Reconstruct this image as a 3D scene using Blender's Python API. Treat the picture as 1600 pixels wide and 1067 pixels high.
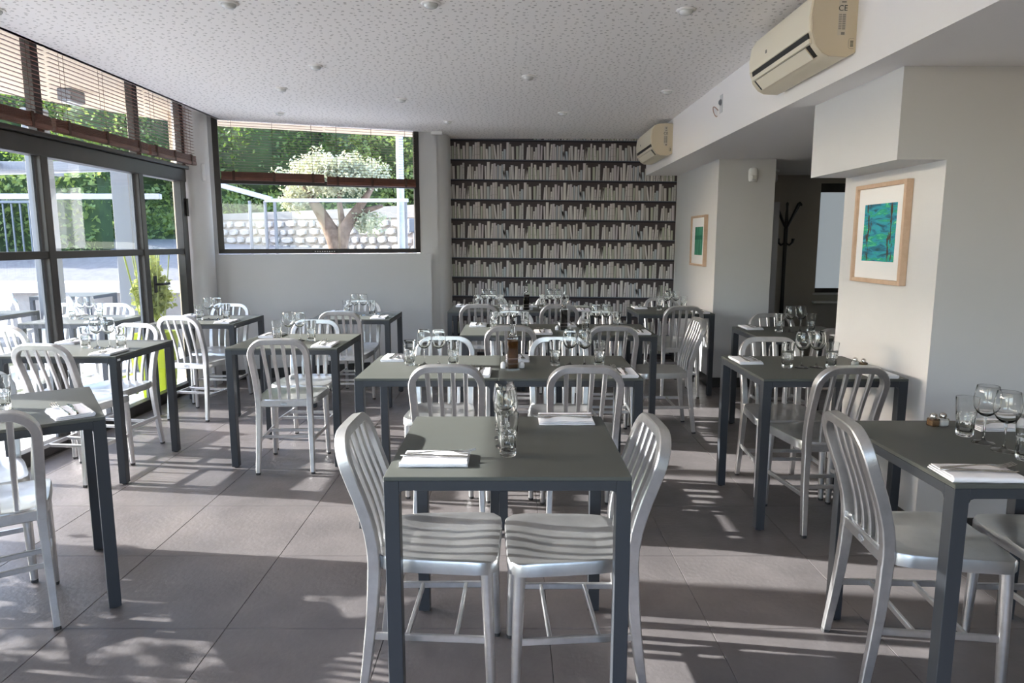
import bpy, math, random
from mathutils import Vector, Matrix
PI = math.pi
random.seed(7)
SC = bpy.context.scene
COL = SC.collection
for o in list(bpy.data.objects):
    bpy.data.objects.remove(o, do_unlink=True)

# ------------------------------------------------------------------ camera
CAM_H = 1.385
cam_d = bpy.data.cameras.new('camera')
cam = bpy.data.objects.new('camera', cam_d)
COL.objects.link(cam)
cam.location = (0, 0, CAM_H)
cam.rotation_euler = (PI/2 - math.atan(155.5/1067.0), 0, 0)
cam_d.sensor_width = 36.0
cam_d.lens = 36.0*1067.0/1600.0
cam_d.clip_start = 0.05
cam_d.clip_end = 300
SC.camera = cam

# ------------------------------------------------------------------ light
SUN_TAN = 0.39
sun_vec = Vector((1.0, -0.13, -SUN_TAN)).normalized()      # the way the light travels
world = bpy.data.worlds.new('sky')
SC.world = world
world.use_nodes = True
wn = world.node_tree
wn.nodes.clear()
wo = wn.nodes.new('ShaderNodeOutputWorld')
wb = wn.nodes.new('ShaderNodeBackground')
ws = wn.nodes.new('ShaderNodeTexSky')
ws.sky_type = 'NISHITA'
ws.sun_disc = False
ws.sun_elevation = math.atan(SUN_TAN)
ws.sun_rotation = math.atan2(-1.0, 0.13)
ws.air_density = 1.0
ws.dust_density = 1.4
wb.inputs[1].default_value = 1.15
wt = wn.nodes.new('ShaderNodeMixRGB'); wt.blend_type = 'MULTIPLY'; wt.inputs[0].default_value = 1.0
wt.inputs[2].default_value = (1.035, 0.985, 1.04, 1)
wn.links.new(ws.outputs[0], wt.inputs[1])
wn.links.new(wt.outputs[0], wb.inputs[0])
wn.links.new(wb.outputs[0], wo.inputs[0])
sun_d = bpy.data.lights.new('sun', 'SUN')
sun_d.energy = 12.0
sun_d.color = (1.0, 0.955, 0.93)
sun_d.angle = math.radians(0.6)
sun_o = bpy.data.objects.new('sun', sun_d)
COL.objects.link(sun_o)
sun_o.rotation_euler = sun_vec.to_track_quat('-Z', 'Y').to_euler()
SC.view_settings.view_transform = 'Standard'
SC.view_settings.look = 'None'
SC.view_settings.gamma = 1.0
SC.view_settings.use_curve_mapping = False
SC.view_settings.exposure = 0.84

# ------------------------------------------------------------------ materials
def mat(name, col, rough=0.5, metal=0.0, noise=None, bump=0.0, bscale=60.0, spec=None, coat=0.0, emit=None, trans=0.0, ior=1.45, alpha=1.0):
    m = bpy.data.materials.new(name)
    m.use_nodes = True
    nt = m.node_tree
    b = nt.nodes['Principled BSDF']
    b.inputs['Base Color'].default_value = (*col, 1)
    b.inputs['Roughness'].default_value = rough
    b.inputs['Metallic'].default_value = metal
    b.inputs['IOR'].default_value = ior
    if trans: b.inputs['Transmission Weight'].default_value = trans
    if coat: b.inputs['Coat Weight'].default_value = coat
    if spec is not None: b.inputs['Specular IOR Level'].default_value = spec
    if noise or bump:
        tc = nt.nodes.new('ShaderNodeTexCoord')
    if noise:
        col2, sc = noise
        n = nt.nodes.new('ShaderNodeTexNoise')
        n.inputs['Scale'].default_value = sc
        n.inputs['Detail'].default_value = 6
        n.inputs['Roughness'].default_value = 0.62
        r = nt.nodes.new('ShaderNodeValToRGB')
        r.color_ramp.elements[0].position = 0.32
        r.color_ramp.elements[1].position = 0.68
        r.color_ramp.elements[0].color = (*col, 1)
        r.color_ramp.elements[1].color = (*col2, 1)
        nt.links.new(tc.outputs['Object'], n.inputs['Vector'])
        nt.links.new(n.outputs['Fac'], r.inputs['Fac'])
        nt.links.new(r.outputs['Color'], b.inputs['Base Color'])
    if bump:
        n2 = nt.nodes.new('ShaderNodeTexNoise')
        n2.inputs['Scale'].default_value = bscale
        n2.inputs['Detail'].default_value = 5
        bp = nt.nodes.new('ShaderNodeBump')
        bp.inputs['Strength'].default_value = bump
        bp.inputs['Distance'].default_value = 0.01
        nt.links.new(tc.outputs['Object'], n2.inputs['Vector'])
        nt.links.new(n2.outputs['Fac'], bp.inputs['Height'])
        nt.links.new(bp.outputs['Normal'], b.inputs['Normal'])
    return m

def pane_mat(name, tint=(1, 1, 1), refl=0.08):
    m = bpy.data.materials.new(name)
    m.use_nodes = True
    nt = m.node_tree
    nt.nodes.clear()
    o = nt.nodes.new('ShaderNodeOutputMaterial')
    t = nt.nodes.new('ShaderNodeBsdfTransparent')
    t.inputs[0].default_value = (*tint, 1)
    g = nt.nodes.new('ShaderNodeBsdfGlossy')
    g.inputs['Roughness'].default_value = 0.02
    g.inputs['Color'].default_value = (0.9, 0.95, 1, 1)
    fr = nt.nodes.new('ShaderNodeLayerWeight')
    fr.inputs[0].default_value = 0.5
    pw_ = nt.nodes.new('ShaderNodeMath'); pw_.operation = 'POWER'; pw_.inputs[1].default_value = 4.0
    ml = nt.nodes.new('ShaderNodeMath'); ml.operation = 'MULTIPLY_ADD'; ml.inputs[1].default_value = 0.7; ml.inputs[2].default_value = refl*0.4
    mx = nt.nodes.new('ShaderNodeMixShader')
    nt.links.new(fr.outputs['Facing'], pw_.inputs[0])
    nt.links.new(pw_.outputs[0], ml.inputs[0])
    nt.links.new(ml.outputs[0], mx.inputs[0])
    nt.links.new(t.outputs[0], mx.inputs[1])
    nt.links.new(g.outputs[0], mx.inputs[2])
    nt.links.new(mx.outputs[0], o.inputs[0])
    return m

M = {}
M['alu'] = mat('brushed_aluminium', (0.70, 0.70, 0.705), 0.34, 0.92, noise=((0.58, 0.58, 0.585), 18), bump=0.06, bscale=220)
M['alu_seat'] = mat('satin_aluminium', (0.66, 0.665, 0.665), 0.33, 0.90, noise=((0.54, 0.545, 0.55), 7), bump=0.04, bscale=90)
M['rubber'] = mat('dark_rubber', (0.05, 0.05, 0.05), 0.8)
M['table_top'] = mat('grey_green_laminate', (0.084, 0.090, 0.082), 0.50, noise=((0.092, 0.098, 0.090), 3), spec=0.24)
M['table_leg'] = mat('slate_blue_paint', (0.046, 0.051, 0.059), 0.36, spec=0.35)
M['wall'] = mat('white_paint', (0.61, 0.612, 0.615), 0.75, noise=((0.63, 0.632, 0.635), 2), bump=0.02, bscale=140)
M['wall_back'] = mat('warm_white_paint', (0.74, 0.73, 0.72), 0.7, bump=0.02, bscale=140)
M['dark_wall'] = mat('taupe_paint', (0.20, 0.19, 0.175), 0.8)
M['soffit'] = mat('soffit_paint', (0.90, 0.875, 0.855), 0.75)
M['baseboard'] = mat('charcoal_baseboard', (0.035, 0.034, 0.034), 0.45)
M['frame'] = mat('dark_bronze_frame', (0.030, 0.027, 0.026), 0.38, noise=((0.040, 0.036, 0.034), 6))
M['blind'] = mat('brown_wood_slat', (0.105, 0.040, 0.026), 0.42, noise=((0.16, 0.065, 0.04), 14))
M['cord'] = mat('brown_cord', (0.06, 0.03, 0.02), 0.8)
M['glass'] = mat('clear_glass', (0.985, 0.995, 0.99), 0.0, trans=1.0, ior=1.40)
M['linen'] = mat('white_linen', (0.86, 0.86, 0.90), 0.85, bump=0.15, bscale=300)
M['steel'] = mat('polished_steel', (0.62, 0.60, 0.57), 0.16, 1.0)
M['chrome'] = mat('chrome', (0.8, 0.8, 0.8), 0.08, 1.0)
M['oil'] = mat('amber_oil', (0.13, 0.048, 0.005), 0.06, trans=0.55, ior=1.47)
M['vinegar'] = mat('dark_vinegar', (0.012, 0.008, 0.006), 0.05)
M['pepper'] = mat('ground_pepper', (0.33, 0.20, 0.10), 0.9, noise=((0.12, 0.07, 0.04), 300))
M['salt'] = mat('salt_grains', (0.85, 0.85, 0.84), 0.9)
M['porcelain'] = mat('white_porcelain', (0.85, 0.85, 0.87), 0.2, coat=0.5)
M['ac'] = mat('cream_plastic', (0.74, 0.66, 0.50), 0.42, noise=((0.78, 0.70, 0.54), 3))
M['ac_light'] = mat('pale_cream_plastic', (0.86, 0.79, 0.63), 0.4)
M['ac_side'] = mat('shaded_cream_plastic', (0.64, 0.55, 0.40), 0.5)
M['black'] = mat('black_plastic', (0.015, 0.015, 0.016), 0.4)
M['ink'] = mat('dark_ink', (0.05, 0.055, 0.05), 0.7)
M['greyink'] = mat('grey_ink', (0.24, 0.22, 0.19), 0.8)
M['sticker'] = mat('pale_sticker', (0.58, 0.52, 0.42), 0.5)
M['white'] = mat('white_plastic', (0.8, 0.8, 0.79), 0.35)
M['grey_metal'] = mat('grey_post_metal', (0.15, 0.16, 0.175), 0.45, 0.2)
M['awning'] = mat('pale_awning_metal', (0.36, 0.37, 0.39), 0.4)
M['wood'] = mat('pale_oak', (0.52, 0.36, 0.25), 0.5, noise=((0.60, 0.44, 0.32), 22))
M['mat_board'] = mat('mat_board', (0.82, 0.82, 0.82), 0.8)
M['beige'] = mat('beige_render', (0.56, 0.45, 0.33), 0.8)
M['concrete'] = mat('pale_concrete', (0.17, 0.157, 0.145), 0.9, noise=((0.22, 0.205, 0.19), 3), bump=0.2, bscale=20)
M['terrace'] = mat('terrace_paving', (0.78, 0.77, 0.77), 0.85, noise=((0.84, 0.83, 0.83), 2))
M['asphalt'] = mat('grey_asphalt', (0.115, 0.11, 0.108), 0.95, noise=((0.16, 0.153, 0.15), 9), bump=0.3, bscale=80)
M['capstone'] = mat('capstone', (0.42, 0.39, 0.36), 0.8)
M['mortar'] = mat('pale_mortar', (0.27, 0.23, 0.20), 0.95, bump=0.4, bscale=40)
STONES = [mat('limestone_a', (0.34, 0.30, 0.265), 0.9, noise=((0.44, 0.39, 0.35), 5), bump=0.5, bscale=18),
          mat('limestone_b', (0.29, 0.26, 0.235), 0.9, noise=((0.39, 0.355, 0.32), 4), bump=0.5, bscale=22),
          mat('limestone_c', (0.42, 0.38, 0.335), 0.9, noise=((0.33, 0.285, 0.25), 6), bump=0.5, bscale=16)]
M['hill'] = mat('undergrowth', (0.020, 0.035, 0.012), 0.95, noise=((0.05, 0.075, 0.02), 1.2), bump=0.8, bscale=5)
def leaf(name, c1, c2, tr=0.35):
    m = mat(name, c1, 0.55, noise=(c2, 2.6))
    nt = m.node_tree
    b = nt.nodes['Principled BSDF']
    out = [n for n in nt.nodes if n.type == 'OUTPUT_MATERIAL'][0]
    t = nt.nodes.new('ShaderNodeBsdfTranslucent')
    t.inputs[0].default_value = (min(1, c2[0]*1.5), min(1, c2[1]*1.5), c2[2], 1)
    mx = nt.nodes.new('ShaderNodeMixShader'); mx.inputs[0].default_value = tr
    nt.links.new(b.outputs[0], mx.inputs[1]); nt.links.new(t.outputs[0], mx.inputs[2])
    nt.links.new(mx.outputs[0], out.inputs[0])
    return m
M['leaf_dark'] = leaf('dark_green_leaf', (0.035, 0.075, 0.018), (0.11, 0.17, 0.035))
M['leaf_mid'] = leaf('mid_green_leaf', (0.06, 0.10, 0.028), (0.19, 0.25, 0.08))
M['leaf_olive'] = leaf('olive_leaf', (0.20, 0.205, 0.135), (0.42, 0.42, 0.31), 0.2)
M['leaf_bamboo'] = leaf('bamboo_leaf', (0.17, 0.22, 0.06), (0.40, 0.44, 0.17), 0.3)
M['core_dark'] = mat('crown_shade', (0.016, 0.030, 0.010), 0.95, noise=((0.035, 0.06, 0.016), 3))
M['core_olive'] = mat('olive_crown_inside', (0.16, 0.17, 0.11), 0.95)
M['bark'] = mat('olive_bark', (0.085, 0.052, 0.036), 0.95, noise=((0.20, 0.135, 0.10), 9), bump=0.9, bscale=14)
M['lime'] = mat('lime_planter', (0.62, 0.74, 0.02), 0.45)
M['lens'] = mat('lamp_lens', (0.7, 0.7, 0.68), 0.15)
M['pane'] = pane_mat('window_glass', (0.93, 0.97, 0.96), 0.10)
M['frost'] = mat('frosted_glass', (0.80, 0.85, 0.88), 0.5, trans=0.5)
M['door_edge'] = mat('silver_edge', (0.45, 0.47, 0.5), 0.35, 0.5)

def tile_material():
    m = mat('grey_floor_tile', (0.100, 0.092, 0.094), 0.42, noise=((0.152, 0.139, 0.139), 2.6), bump=0.16, bscale=46)
    nt = m.node_tree
    b = nt.nodes['Principled BSDF']
    geo = nt.nodes.new('ShaderNodeNewGeometry')
    for n in nt.nodes:
        if n.type == 'TEX_NOISE':
            for l in list(nt.links):
                if l.to_node == n and l.to_socket.name == 'Vector': nt.links.remove(l)
            nt.links.new(geo.outputs['Position'], n.inputs['Vector'])
    rg = nt.nodes.new('ShaderNodeValToRGB')
    rg.color_ramp.elements[0].position = 0.3; rg.color_ramp.elements[0].color = (0.34, 0.34, 0.34, 1)
    rg.color_ramp.elements[1].position = 0.7; rg.color_ramp.elements[1].color = (0.50, 0.50, 0.50, 1)
    n3 = nt.nodes.new('ShaderNodeTexNoise'); n3.inputs['Scale'].default_value = 5; n3.inputs['Detail'].default_value = 5
    nt.links.new(geo.outputs['Position'], n3.inputs['Vector'])
    nt.links.new(n3.outputs['Fac'], rg.inputs['Fac'])
    nt.links.new(rg.outputs['Color'], b.inputs['Roughness'])
    return m
M['tile'] = tile_material()
M['grout'] = mat('dark_grout', (0.07, 0.065, 0.062), 0.9)

def ceiling_material():
    m = bpy.data.materials.new('perforated_ceiling_board')
    m.use_nodes = True
    nt = m.node_tree
    b = nt.nodes['Principled BSDF']
    b.inputs['Roughness'].default_value = 0.8
    geo = nt.nodes.new('ShaderNodeNewGeometry')
    mx = None
    masks = []
    for sc, rad, off in ((19.0, 0.150, 0.0), (17.0, 0.060, 3.3)):
        mp = nt.nodes.new('ShaderNodeMapping')
        mp.inputs['Location'].default_value = (off, off*0.7, 0)
        mp.inputs['Scale'].default_value = (1, 1, 0)
        v = nt.nodes.new('ShaderNodeTexVoronoi')
        v.voronoi_dimensions = '2D'
        v.inputs['Scale'].default_value = sc
        v.inputs['Randomness'].default_value = 0.75
        lt = nt.nodes.new('ShaderNodeMath'); lt.operation = 'LESS_THAN'; lt.inputs[1].default_value = rad
        nt.links.new(geo.outputs['Position'], mp.inputs['Vector'])
        nt.links.new(mp.outputs[0], v.inputs['Vector'])
        nt.links.new(v.outputs['Distance'], lt.inputs[0])
        masks.append(lt)
    mxm = nt.nodes.new('ShaderNodeMath'); mxm.operation = 'MAXIMUM'
    nt.links.new(masks[0].outputs[0], mxm.inputs[0]); nt.links.new(masks[1].outputs[0], mxm.inputs[1])
    mix = nt.nodes.new('ShaderNodeMixRGB')
    mix.inputs[1].default_value = (0.92, 0.885, 0.855, 1)
    mix.inputs[2].default_value = (0.56, 0.53, 0.505, 1)
    nt.links.new(mxm.outputs[0], mix.inputs[0])
    nt.links.new(mix.outputs[0], b.inputs['Base Color'])
    return m
M['ceiling'] = ceiling_material()

# ------------------------------------------------------------------ mesh builder
class MB:
    def __init__(s): s.v = []; s.f = []; s.mi = []
    def add(s, vs, fs, m=0):
        n = len(s.v)
        s.v += [tuple(v) for v in vs]
        s.f += [tuple(i+n for i in f) for f in fs]
        s.mi += [m]*len(fs)
        return s
    def box(s, x0, x1, y0, y1, z0, z1, m=0):
        v = [(x0,y0,z0),(x1,y0,z0),(x1,y1,z0),(x0,y1,z0),(x0,y0,z1),(x1,y0,z1),(x1,y1,z1),(x0,y1,z1)]
        return s.add(v, [(3,2,1,0),(4,5,6,7),(0,1,5,4),(1,2,6,5),(2,3,7,6),(3,0,4,7)], m)
    def bbox(s, x0, x1, y0, y1, z0, z1, b=0.003, m=0):          # box with chamfered edges
        n = len(s.v)
        vs = []; 
        for sx in (0,1):
            for sy in (0,1):
                for sz in (0,1):
                    X = (x0,x1)[sx]; Y = (y0,y1)[sy]; Z = (z0,z1)[sz]
                    dx = b if sx == 0 else -b; dy = b if sy == 0 else -b; dz = b if sz == 0 else -b
                    vs += [(X,Y+dy,Z+dz),(X+dx,Y,Z+dz),(X+dx,Y+dy,Z)]
        I = lambda sx,sy,sz,k: ((sx*2+sy)*2+sz)*3+k
        fs = []
        for a in (0,1):
            q = [I(a,0,0,0),I(a,1,0,0),I(a,1,1,0),I(a,0,1,0)]
            fs.append(q if a else q[::-1])
            q = [I(0,a,0,1),I(1,a,0,1),I(1,a,1,1),I(0,a,1,1)]
            fs.append(q[::-1] if a else q)
            q = [I(0,0,a,2),I(1,0,a,2),I(1,1,a,2),I(0,1,a,2)]
            fs.append(q if a else q[::-1])
        for a in (0,1):
            for c in (0,1):
                q = [I(a,c,0,0),I(a,c,0,1),I(a,c,1,1),I(a,c,1,0)]
                fs.append(q if a != c else q[::-1])
                q = [I(a,0,c,0),I(a,0,c,2),I(a,1,c,2),I(a,1,c,0)]
                fs.append(q[::-1] if a != c else q)
                q = [I(0,a,c,1),I(0,a,c,2),I(1,a,c,2),I(1,a,c,1)]
                fs.append(q if a != c else q[::-1])
        for sx in (0,1):
            for sy in (0,1):
                for sz in (0,1):
                    q = [I(sx,sy,sz,0),I(sx,sy,sz,1),I(sx,sy,sz,2)]
                    fs.append(q if (sx+sy+sz) % 2 == 0 else q[::-1])
        return s.add(vs, fs, m)
    def sweep(s, pts, w, d, ref=(1,0,0), ch=0.25, cap=True, m=0):
        # chamfered-rectangle tube; w = half width along ref, d = half depth
        pts = [Vector(p) for p in pts]
        rings = []
        N = len(pts)
        for i, p in enumerate(pts):
            t = (pts[min(i+1,N-1)] - pts[max(i-1,0)]).normalized()
            L = Vector(ref); 
            if callable(ref): L = Vector(ref(i))
            L = (L - t*L.dot(t)).normalized()
            B = t.cross(L)
            ww = w[i] if isinstance(w,(list,tuple)) else w
            dd = d[i] if isinstance(d,(list,tuple)) else d
            c = ch*min(ww,dd)*2
            prof = [(ww-c,-dd),(ww,-dd+c),(ww,dd-c),(ww-c,dd),(-ww+c,dd),(-ww,dd-c),(-ww,-dd+c),(-ww+c,-dd)]
            rings.append([p + L*a + B*b for a,b in prof])
        return s.rings(rings, cap, m)
    def tube(s, pts, r, n=8, cap=True, m=0):
        pts = [Vector(p) for p in pts]
        N = len(pts); rings = []
        up = None
        for i, p in enumerate(pts):
            t = (pts[min(i+1,N-1)] - pts[max(i-1,0)]).normalized()
            if up is None:
                up = Vector((0,0,1)) if abs(t.z) < 0.9 else Vector((1,0,0))
            L = (up - t*up.dot(t)).normalized(); up = L
            B = t.cross(L)
            rr = r[i] if isinstance(r,(list,tuple)) else r
            rings.append([p + L*rr*math.cos(2*PI*k/n) + B*rr*math.sin(2*PI*k/n) for k in range(n)])
        return s.rings(rings, cap, m)
    def rings(s, rings, cap=True, m=0, closed=False):
        n = len(rings[0]); R = len(rings)
        vs = [p for r in rings for p in r]
        fs = []
        for i in range(R if closed else R-1):
            j = (i+1) % R
            for k in range(n):
                k2 = (k+1) % n
                fs.append((i*n+k, i*n+k2, j*n+k2, j*n+k))
        if cap and not closed:
            fs.append(tuple(range(n))[::-1]); fs.append(tuple((R-1)*n+k for k in range(n)))
        return s.add(vs, fs, m)
    def lathe(s, prof, n=24, c=(0,0,0), mod=None, m=0):
        # prof list of (r,z); closed at ends if r==0
        rings = []
        for j,(r,z) in enumerate(prof):
            ring = []
            for k in range(n):
                a = 2*PI*k/n
                rr = r*(mod(j,a) if mod else 1)
                ring.append((c[0]+rr*math.cos(a), c[1]+rr*math.sin(a), c[2]+z))
            rings.append(ring)
        return s.rings(rings, True, m)
    def prism(s, poly, axis, a0, a1, m=0):
        # poly of 2D points, extruded along an axis: 'x' -> (y,z), 'y' -> (x,z), 'z' -> (x,y)
        def P(p, a):
            return {'x': (a,p[0],p[1]), 'y': (p[0],a,p[1]), 'z': (p[0],p[1],a)}[axis]
        n = len(poly)
        vs = [P(p,a0) for p in poly] + [P(p,a1) for p in poly]
        fs = [tuple(range(n))[::-1], tuple(range(n,2*n))]
        for k in range(n): fs.append((k,(k+1)%n,n+(k+1)%n,n+k))
        return s.add(vs, fs, m)
    def mesh(s, name, mats, smooth=False, fix=True):
        me = bpy.data.meshes.new(name)
        me.from_pydata([tuple(v) for v in s.v], [], s.f)
        if not isinstance(mats,(list,tuple)): mats = [mats]
        for m in mats: me.materials.append(m)
        if len(mats) > 1: me.polygons.foreach_set('material_index', s.mi)
        if fix:
            import bmesh
            bm = bmesh.new(); bm.from_mesh(me)
            bmesh.ops.recalc_face_normals(bm, faces=bm.faces)
            bm.to_mesh(me); bm.free()
        if smooth:
            me.polygons.foreach_set('use_smooth', [True]*len(me.polygons))
            if smooth != 'all':
                try: me.set_sharp_from_angle(angle=math.radians(smooth if smooth is not True else 40))
                except Exception: pass
        me.update()
        return me

def link(name, me, parent=None, loc=None, rz=None):
    o = bpy.data.objects.new(name, me)
    COL.objects.link(o)
    if parent is not None: o.parent = parent
    if loc is not None: o.location = loc
    if rz is not None: o.rotation_euler = (0,0,rz)
    return o
def tag(o, label=None, cat=None, group=None, kind=None):
    if label: o['label'] = label
    if cat: o['category'] = cat
    if group: o['group'] = group
    if kind: o['kind'] = kind
    return o
def empty(name, loc=(0,0,0), rz=0, parent=None):
    o = bpy.data.objects.new(name, None)
    o.empty_display_size = 0.05
    COL.objects.link(o)
    o.location = loc; o.rotation_euler = (0,0,rz)
    if parent is not None: o.parent = parent
    return o
def kids(o): return [c for c in ALLK.get(o.name, [])]
ALLK = {}
def copy_tree(o, parent=None):
    c = o.copy(); COL.objects.link(c)
    c.parent = parent
    for ch in list(o.children):
        copy_tree(ch, c)
    return c
def struct(name, mb, m, parent=None, smooth=False):
    o = link(name, mb.mesh(name, m, smooth), parent)
    if parent is None: o['kind'] = 'structure'
    return o

# ================================================================== SETTING
# ---- floor
fl = struct('floor', MB().box(-3.10, 4.30, -3.0, 8.30, -0.12, -0.004), M['grout'])
TX, TY = 0.585, 0.580
tile_cache = {}
x0 = -1.037 - 4*TX; y0 = 2.297 - 3*TY
g = 0.0012
for i in range(13):
    for j in range(14):
        xa = max(x0 + i*TX, -3.0); xb = min(x0 + (i+1)*TX, 4.3)
        ya = y0 + j*TY; yb = min(ya + TY, 8.2)
        if xb - xa < 0.05 or yb - ya < 0.05: continue
        if xa > 2.0 and yb < 1.2: continue
        key = (round(xb-xa,3), round(yb-ya,3))
        if key not in tile_cache:
            w, h = key
            tile_cache[key] = MB().bbox(g, w-g, g, h-g, -0.006, 0.0, 0.001).mesh('tile', M['tile'])
        link('tile', tile_cache[key], fl, (xa, ya, 0))
struct_floor_rear = MB().box(-3.0, 4.3, -3.0, y0-0.001, -0.006, 0.0)
link('tile', struct_floor_rear.mesh('tile', M['tile']), fl)
link('tile', MB().box(2.5, 4.3, y0, 1.2, -0.006, 0.0).mesh('tile', M['tile']), fl)

# ---- ceilings
CZ = 2.55; SZ = 2.14; BX = 1.54
ceil_poly = [(-2.80,-3.0),(BX,-3.0),(BX,8.15),(-0.6,8.15),(-0.9,7.62),(-2.84,6.84)]
struct('ceiling', MB().prism(ceil_poly, 'z', CZ, CZ+0.04), M['ceiling'])
struct('ceiling_plenum', MB().box(-3.0, 4.4, -3.1, 6.7, 2.80, 2.95).prism([(-3.0,6.7),(4.4,6.7),(4.4,8.4),(-0.7,8.4),(-0.9,7.75),(-2.95,6.95)],'z',2.80,2.95), M['beige'])
struct('trim_1', MB().box(-2.83, -2.80, -3.0, 6.80, CZ, 2.80), M['wall'])
bm_ = MB().box(BX, 4.3, -3.0, 8.15, SZ, CZ+0.06)
struct('ceiling_beam', bm_, M['soffit'])

# ---- far wall with the book wallpaper
struct('wall_back', MB().box(-1.0, 4.4, 8.05, 8.25, 0, 2.8), M['wall_back'])
# ---- side wall / far column block with the small picture
struct('wall_right', MB().box(1.905, 2.43, 6.45, 8.05, 0, SZ), M['wall'])
struct('baseboard_right', MB().box(1.893, 2.442, 6.438, 8.04, 0, 0.095), M['baseboard'])
# ---- near block with the large picture, and the box above it
nb = MB().box(1.92, 4.3, 3.10, 4.02, 0, SZ)
nb2 = MB().box(1.70, 1.92, 3.10, 3.98, 1.745, SZ)
struct('wall_pillar', nb, M['wall'])
struct('wall_pillar_box', nb2, M['wall'])
struct('baseboard_pillar', MB().box(1.908, 4.3, 3.088, 4.032, 0, 0.085), M['baseboard'])
struct('wall_right_outer', MB().box(4.3, 4.42, -3.0, 8.2, 0, 2.8), M['dark_wall'])
# wall behind the camera, with a window opening
struct('wall_front', MB().box(-3.1, -1.6, -3.12, -3.0, 0, 2.8).box(1.4, 4.4, -3.12, -3.0, 0, 2.8).box(-1.6, 1.4, -3.12, -3.0, 2.3, 2.8).box(-1.6, 1.4, -3.12, -3.0, 0, 0.9), M['dark_wall'])

# ---- left glazing (window_1): transom, rails, mullions, panes
XW = -3.04
w1 = empty('window_1', (XW, 4.5, 0)); w1['kind'] = 'structure'
def wpart(name, mb, m=None):
    o = link(name, mb.mesh(name, m or M['frame']), w1)
    o.location = (-XW, -4.5, 0)
    return o
mull = [-2.9, -1.4, 0.1, 1.45, 2.95, 4.52, 5.68]
end = 6.42
wpart('bottom_rail', MB().bbox(XW-0.05, XW+0.02, -3.0, end, 0.0, 0.085, 0.004))
wpart('middle_rail', MB().bbox(XW-0.03, XW+0.02, -3.0, end, 1.275, 1.325, 0.004))
wpart('transom', MB().bbox(XW-0.06, XW+0.035, -3.0, end+0.03, 1.93, 2.045, 0.006).bbox(XW-0.06, XW+0.07, -3.0, end+0.03, 2.045, 2.075, 0.004))
wpart('top_rail', MB().bbox(XW-0.05, XW+0.02, -3.0, end+0.2, 2.72, 2.80, 0.004))
for y in mull:
    wpart('mullion', MB().bbox(XW-0.035, XW+0.028, y-0.035, y+0.035, 0.0, 2.80, 0.004))
wpart('door_jamb', MB().bbox(XW-0.04, XW+0.03, end-0.075, end+0.02, 0.0, 2.0, 0.004))
wpart('mullion', MB().bbox(XW-0.035, XW+0.028, end+0.0, end+0.07, 2.07, 2.80, 0.004))
allm = mull + [end]
for a, b in zip(allm[:-1], allm[1:]):
    for z0, z1 in ((0.085, 1.275), (1.325, 1.93), (2.075, 2.72)):
        wpart('pane', MB().add([(XW-0.01,a+0.03,z0-0.004),(XW-0.01,b-0.03,z0-0.004),(XW-0.01,b-0.03,z1+0.004),(XW-0.01,a+0.03,z1+0.004)],[(0,1,2,3)]), M['pane'])
# light grey inner sash edges beside the mullions
for y in mull:
    for s in (-1, 1):
        wpart('sash_edge', MB().box(XW-0.030, XW-0.014, y+s*0.052-0.010, y+s*0.052+0.010, 0.085, 1.93), M['grey_metal'])
hd = MB().sweep([(XW+0.02,5.79,1.03),(XW+0.07,5.79,1.03),(XW+0.075,5.80,1.03),(XW+0.075,5.92,1.03)], 0.010, 0.010, ref=(0,0,1))
hd.box(XW+0.018, XW+0.028, 5.77, 5.81, 0.96, 1.10)
wpart('door_handle', hd, M['black'])
wpart('hinge', MB().tube([(XW+0.045,end-0.01,1.62),(XW+0.045,end-0.01,1.78)], 0.013), M['black'])

# wall bits: rounded corner column, parapet under rear window
struct('wall_corner_column', MB().lathe([(0.15,0),(0.15,2.8)], 28, (-3.02, 6.62, 0)).box(-3.10,-2.98,6.50,7.0,0,2.8), M['wall'], smooth=30)
D = Vector((0.938, 0.347, 0)).normalized(); Nn = Vector((D.y, -D.x, 0))     # Nn points into the room
P0 = Vector((-2.915, 6.85, 0))
ww = empty('window_2', P0); ww['kind'] = 'structure'
ang = math.atan2(D.y, D.x)
ww.rotation_euler = (0,0,ang)
WL = 2.035
def w2(name, mb, m=None):
    return link(name, mb.mesh(name, m or M['frame']), ww)
w2('frame_bottom', MB().bbox(0, WL, -0.02, 0.03, 1.27, 1.315, 0.004))
w2('frame_left', MB().bbox(0, 0.055, -0.02, 0.03, 1.27, 2.78, 0.004))
w2('frame_right', MB().bbox(WL-0.055, WL, -0.02, 0.03, 1.27, 2.78, 0.004))
w2('transom', MB().bbox(0.05, WL-0.05, -0.02, 0.03, 1.955, 2.0, 0.004))
w2('frame_top', MB().bbox(0, WL, -0.02, 0.03, 2.70, 2.78, 0.004))
def sheet(x0,x1,y,z0,z1): return MB().add([(x0,y,z0),(x1,y,z0),(x1,y,z1),(x0,y,z1)],[(0,1,2,3)])
w2('pane', sheet(0.05, WL-0.05, 0.01, 1.31, 1.96), M['pane'])
w2('pane', sheet(0.05, WL-0.05, 0.01, 1.995, 2.705), M['pane'])
vent = w2('vent_strip', MB().box(WL/2-0.13, WL/2+0.13, -0.023, -0.019, 1.278, 1.297), M['black'])
vb = MB()
for k in range(9): vb.box(WL/2-0.10+k*0.024, WL/2-0.088+k*0.024, -0.025, -0.0225, 1.284, 1.291)
link('vent_slot', vb.mesh('vent_slot', M['white']), vent)
pw = link('wall_window_parapet', MB().box(-0.12, WL+0.10, -0.09, 0.15, 0.0, 1.262).mesh('wall_window_parapet', M['wall']), None, P0, ang); pw['kind'] = 'structure'
pb = link('baseboard_window', MB().box(-0.12, WL+0.10, -0.102, 0.10, 0.0, 0.10).mesh('baseboard_window', M['baseboard']), None, P0, ang); pb['kind'] = 'structure'
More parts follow.
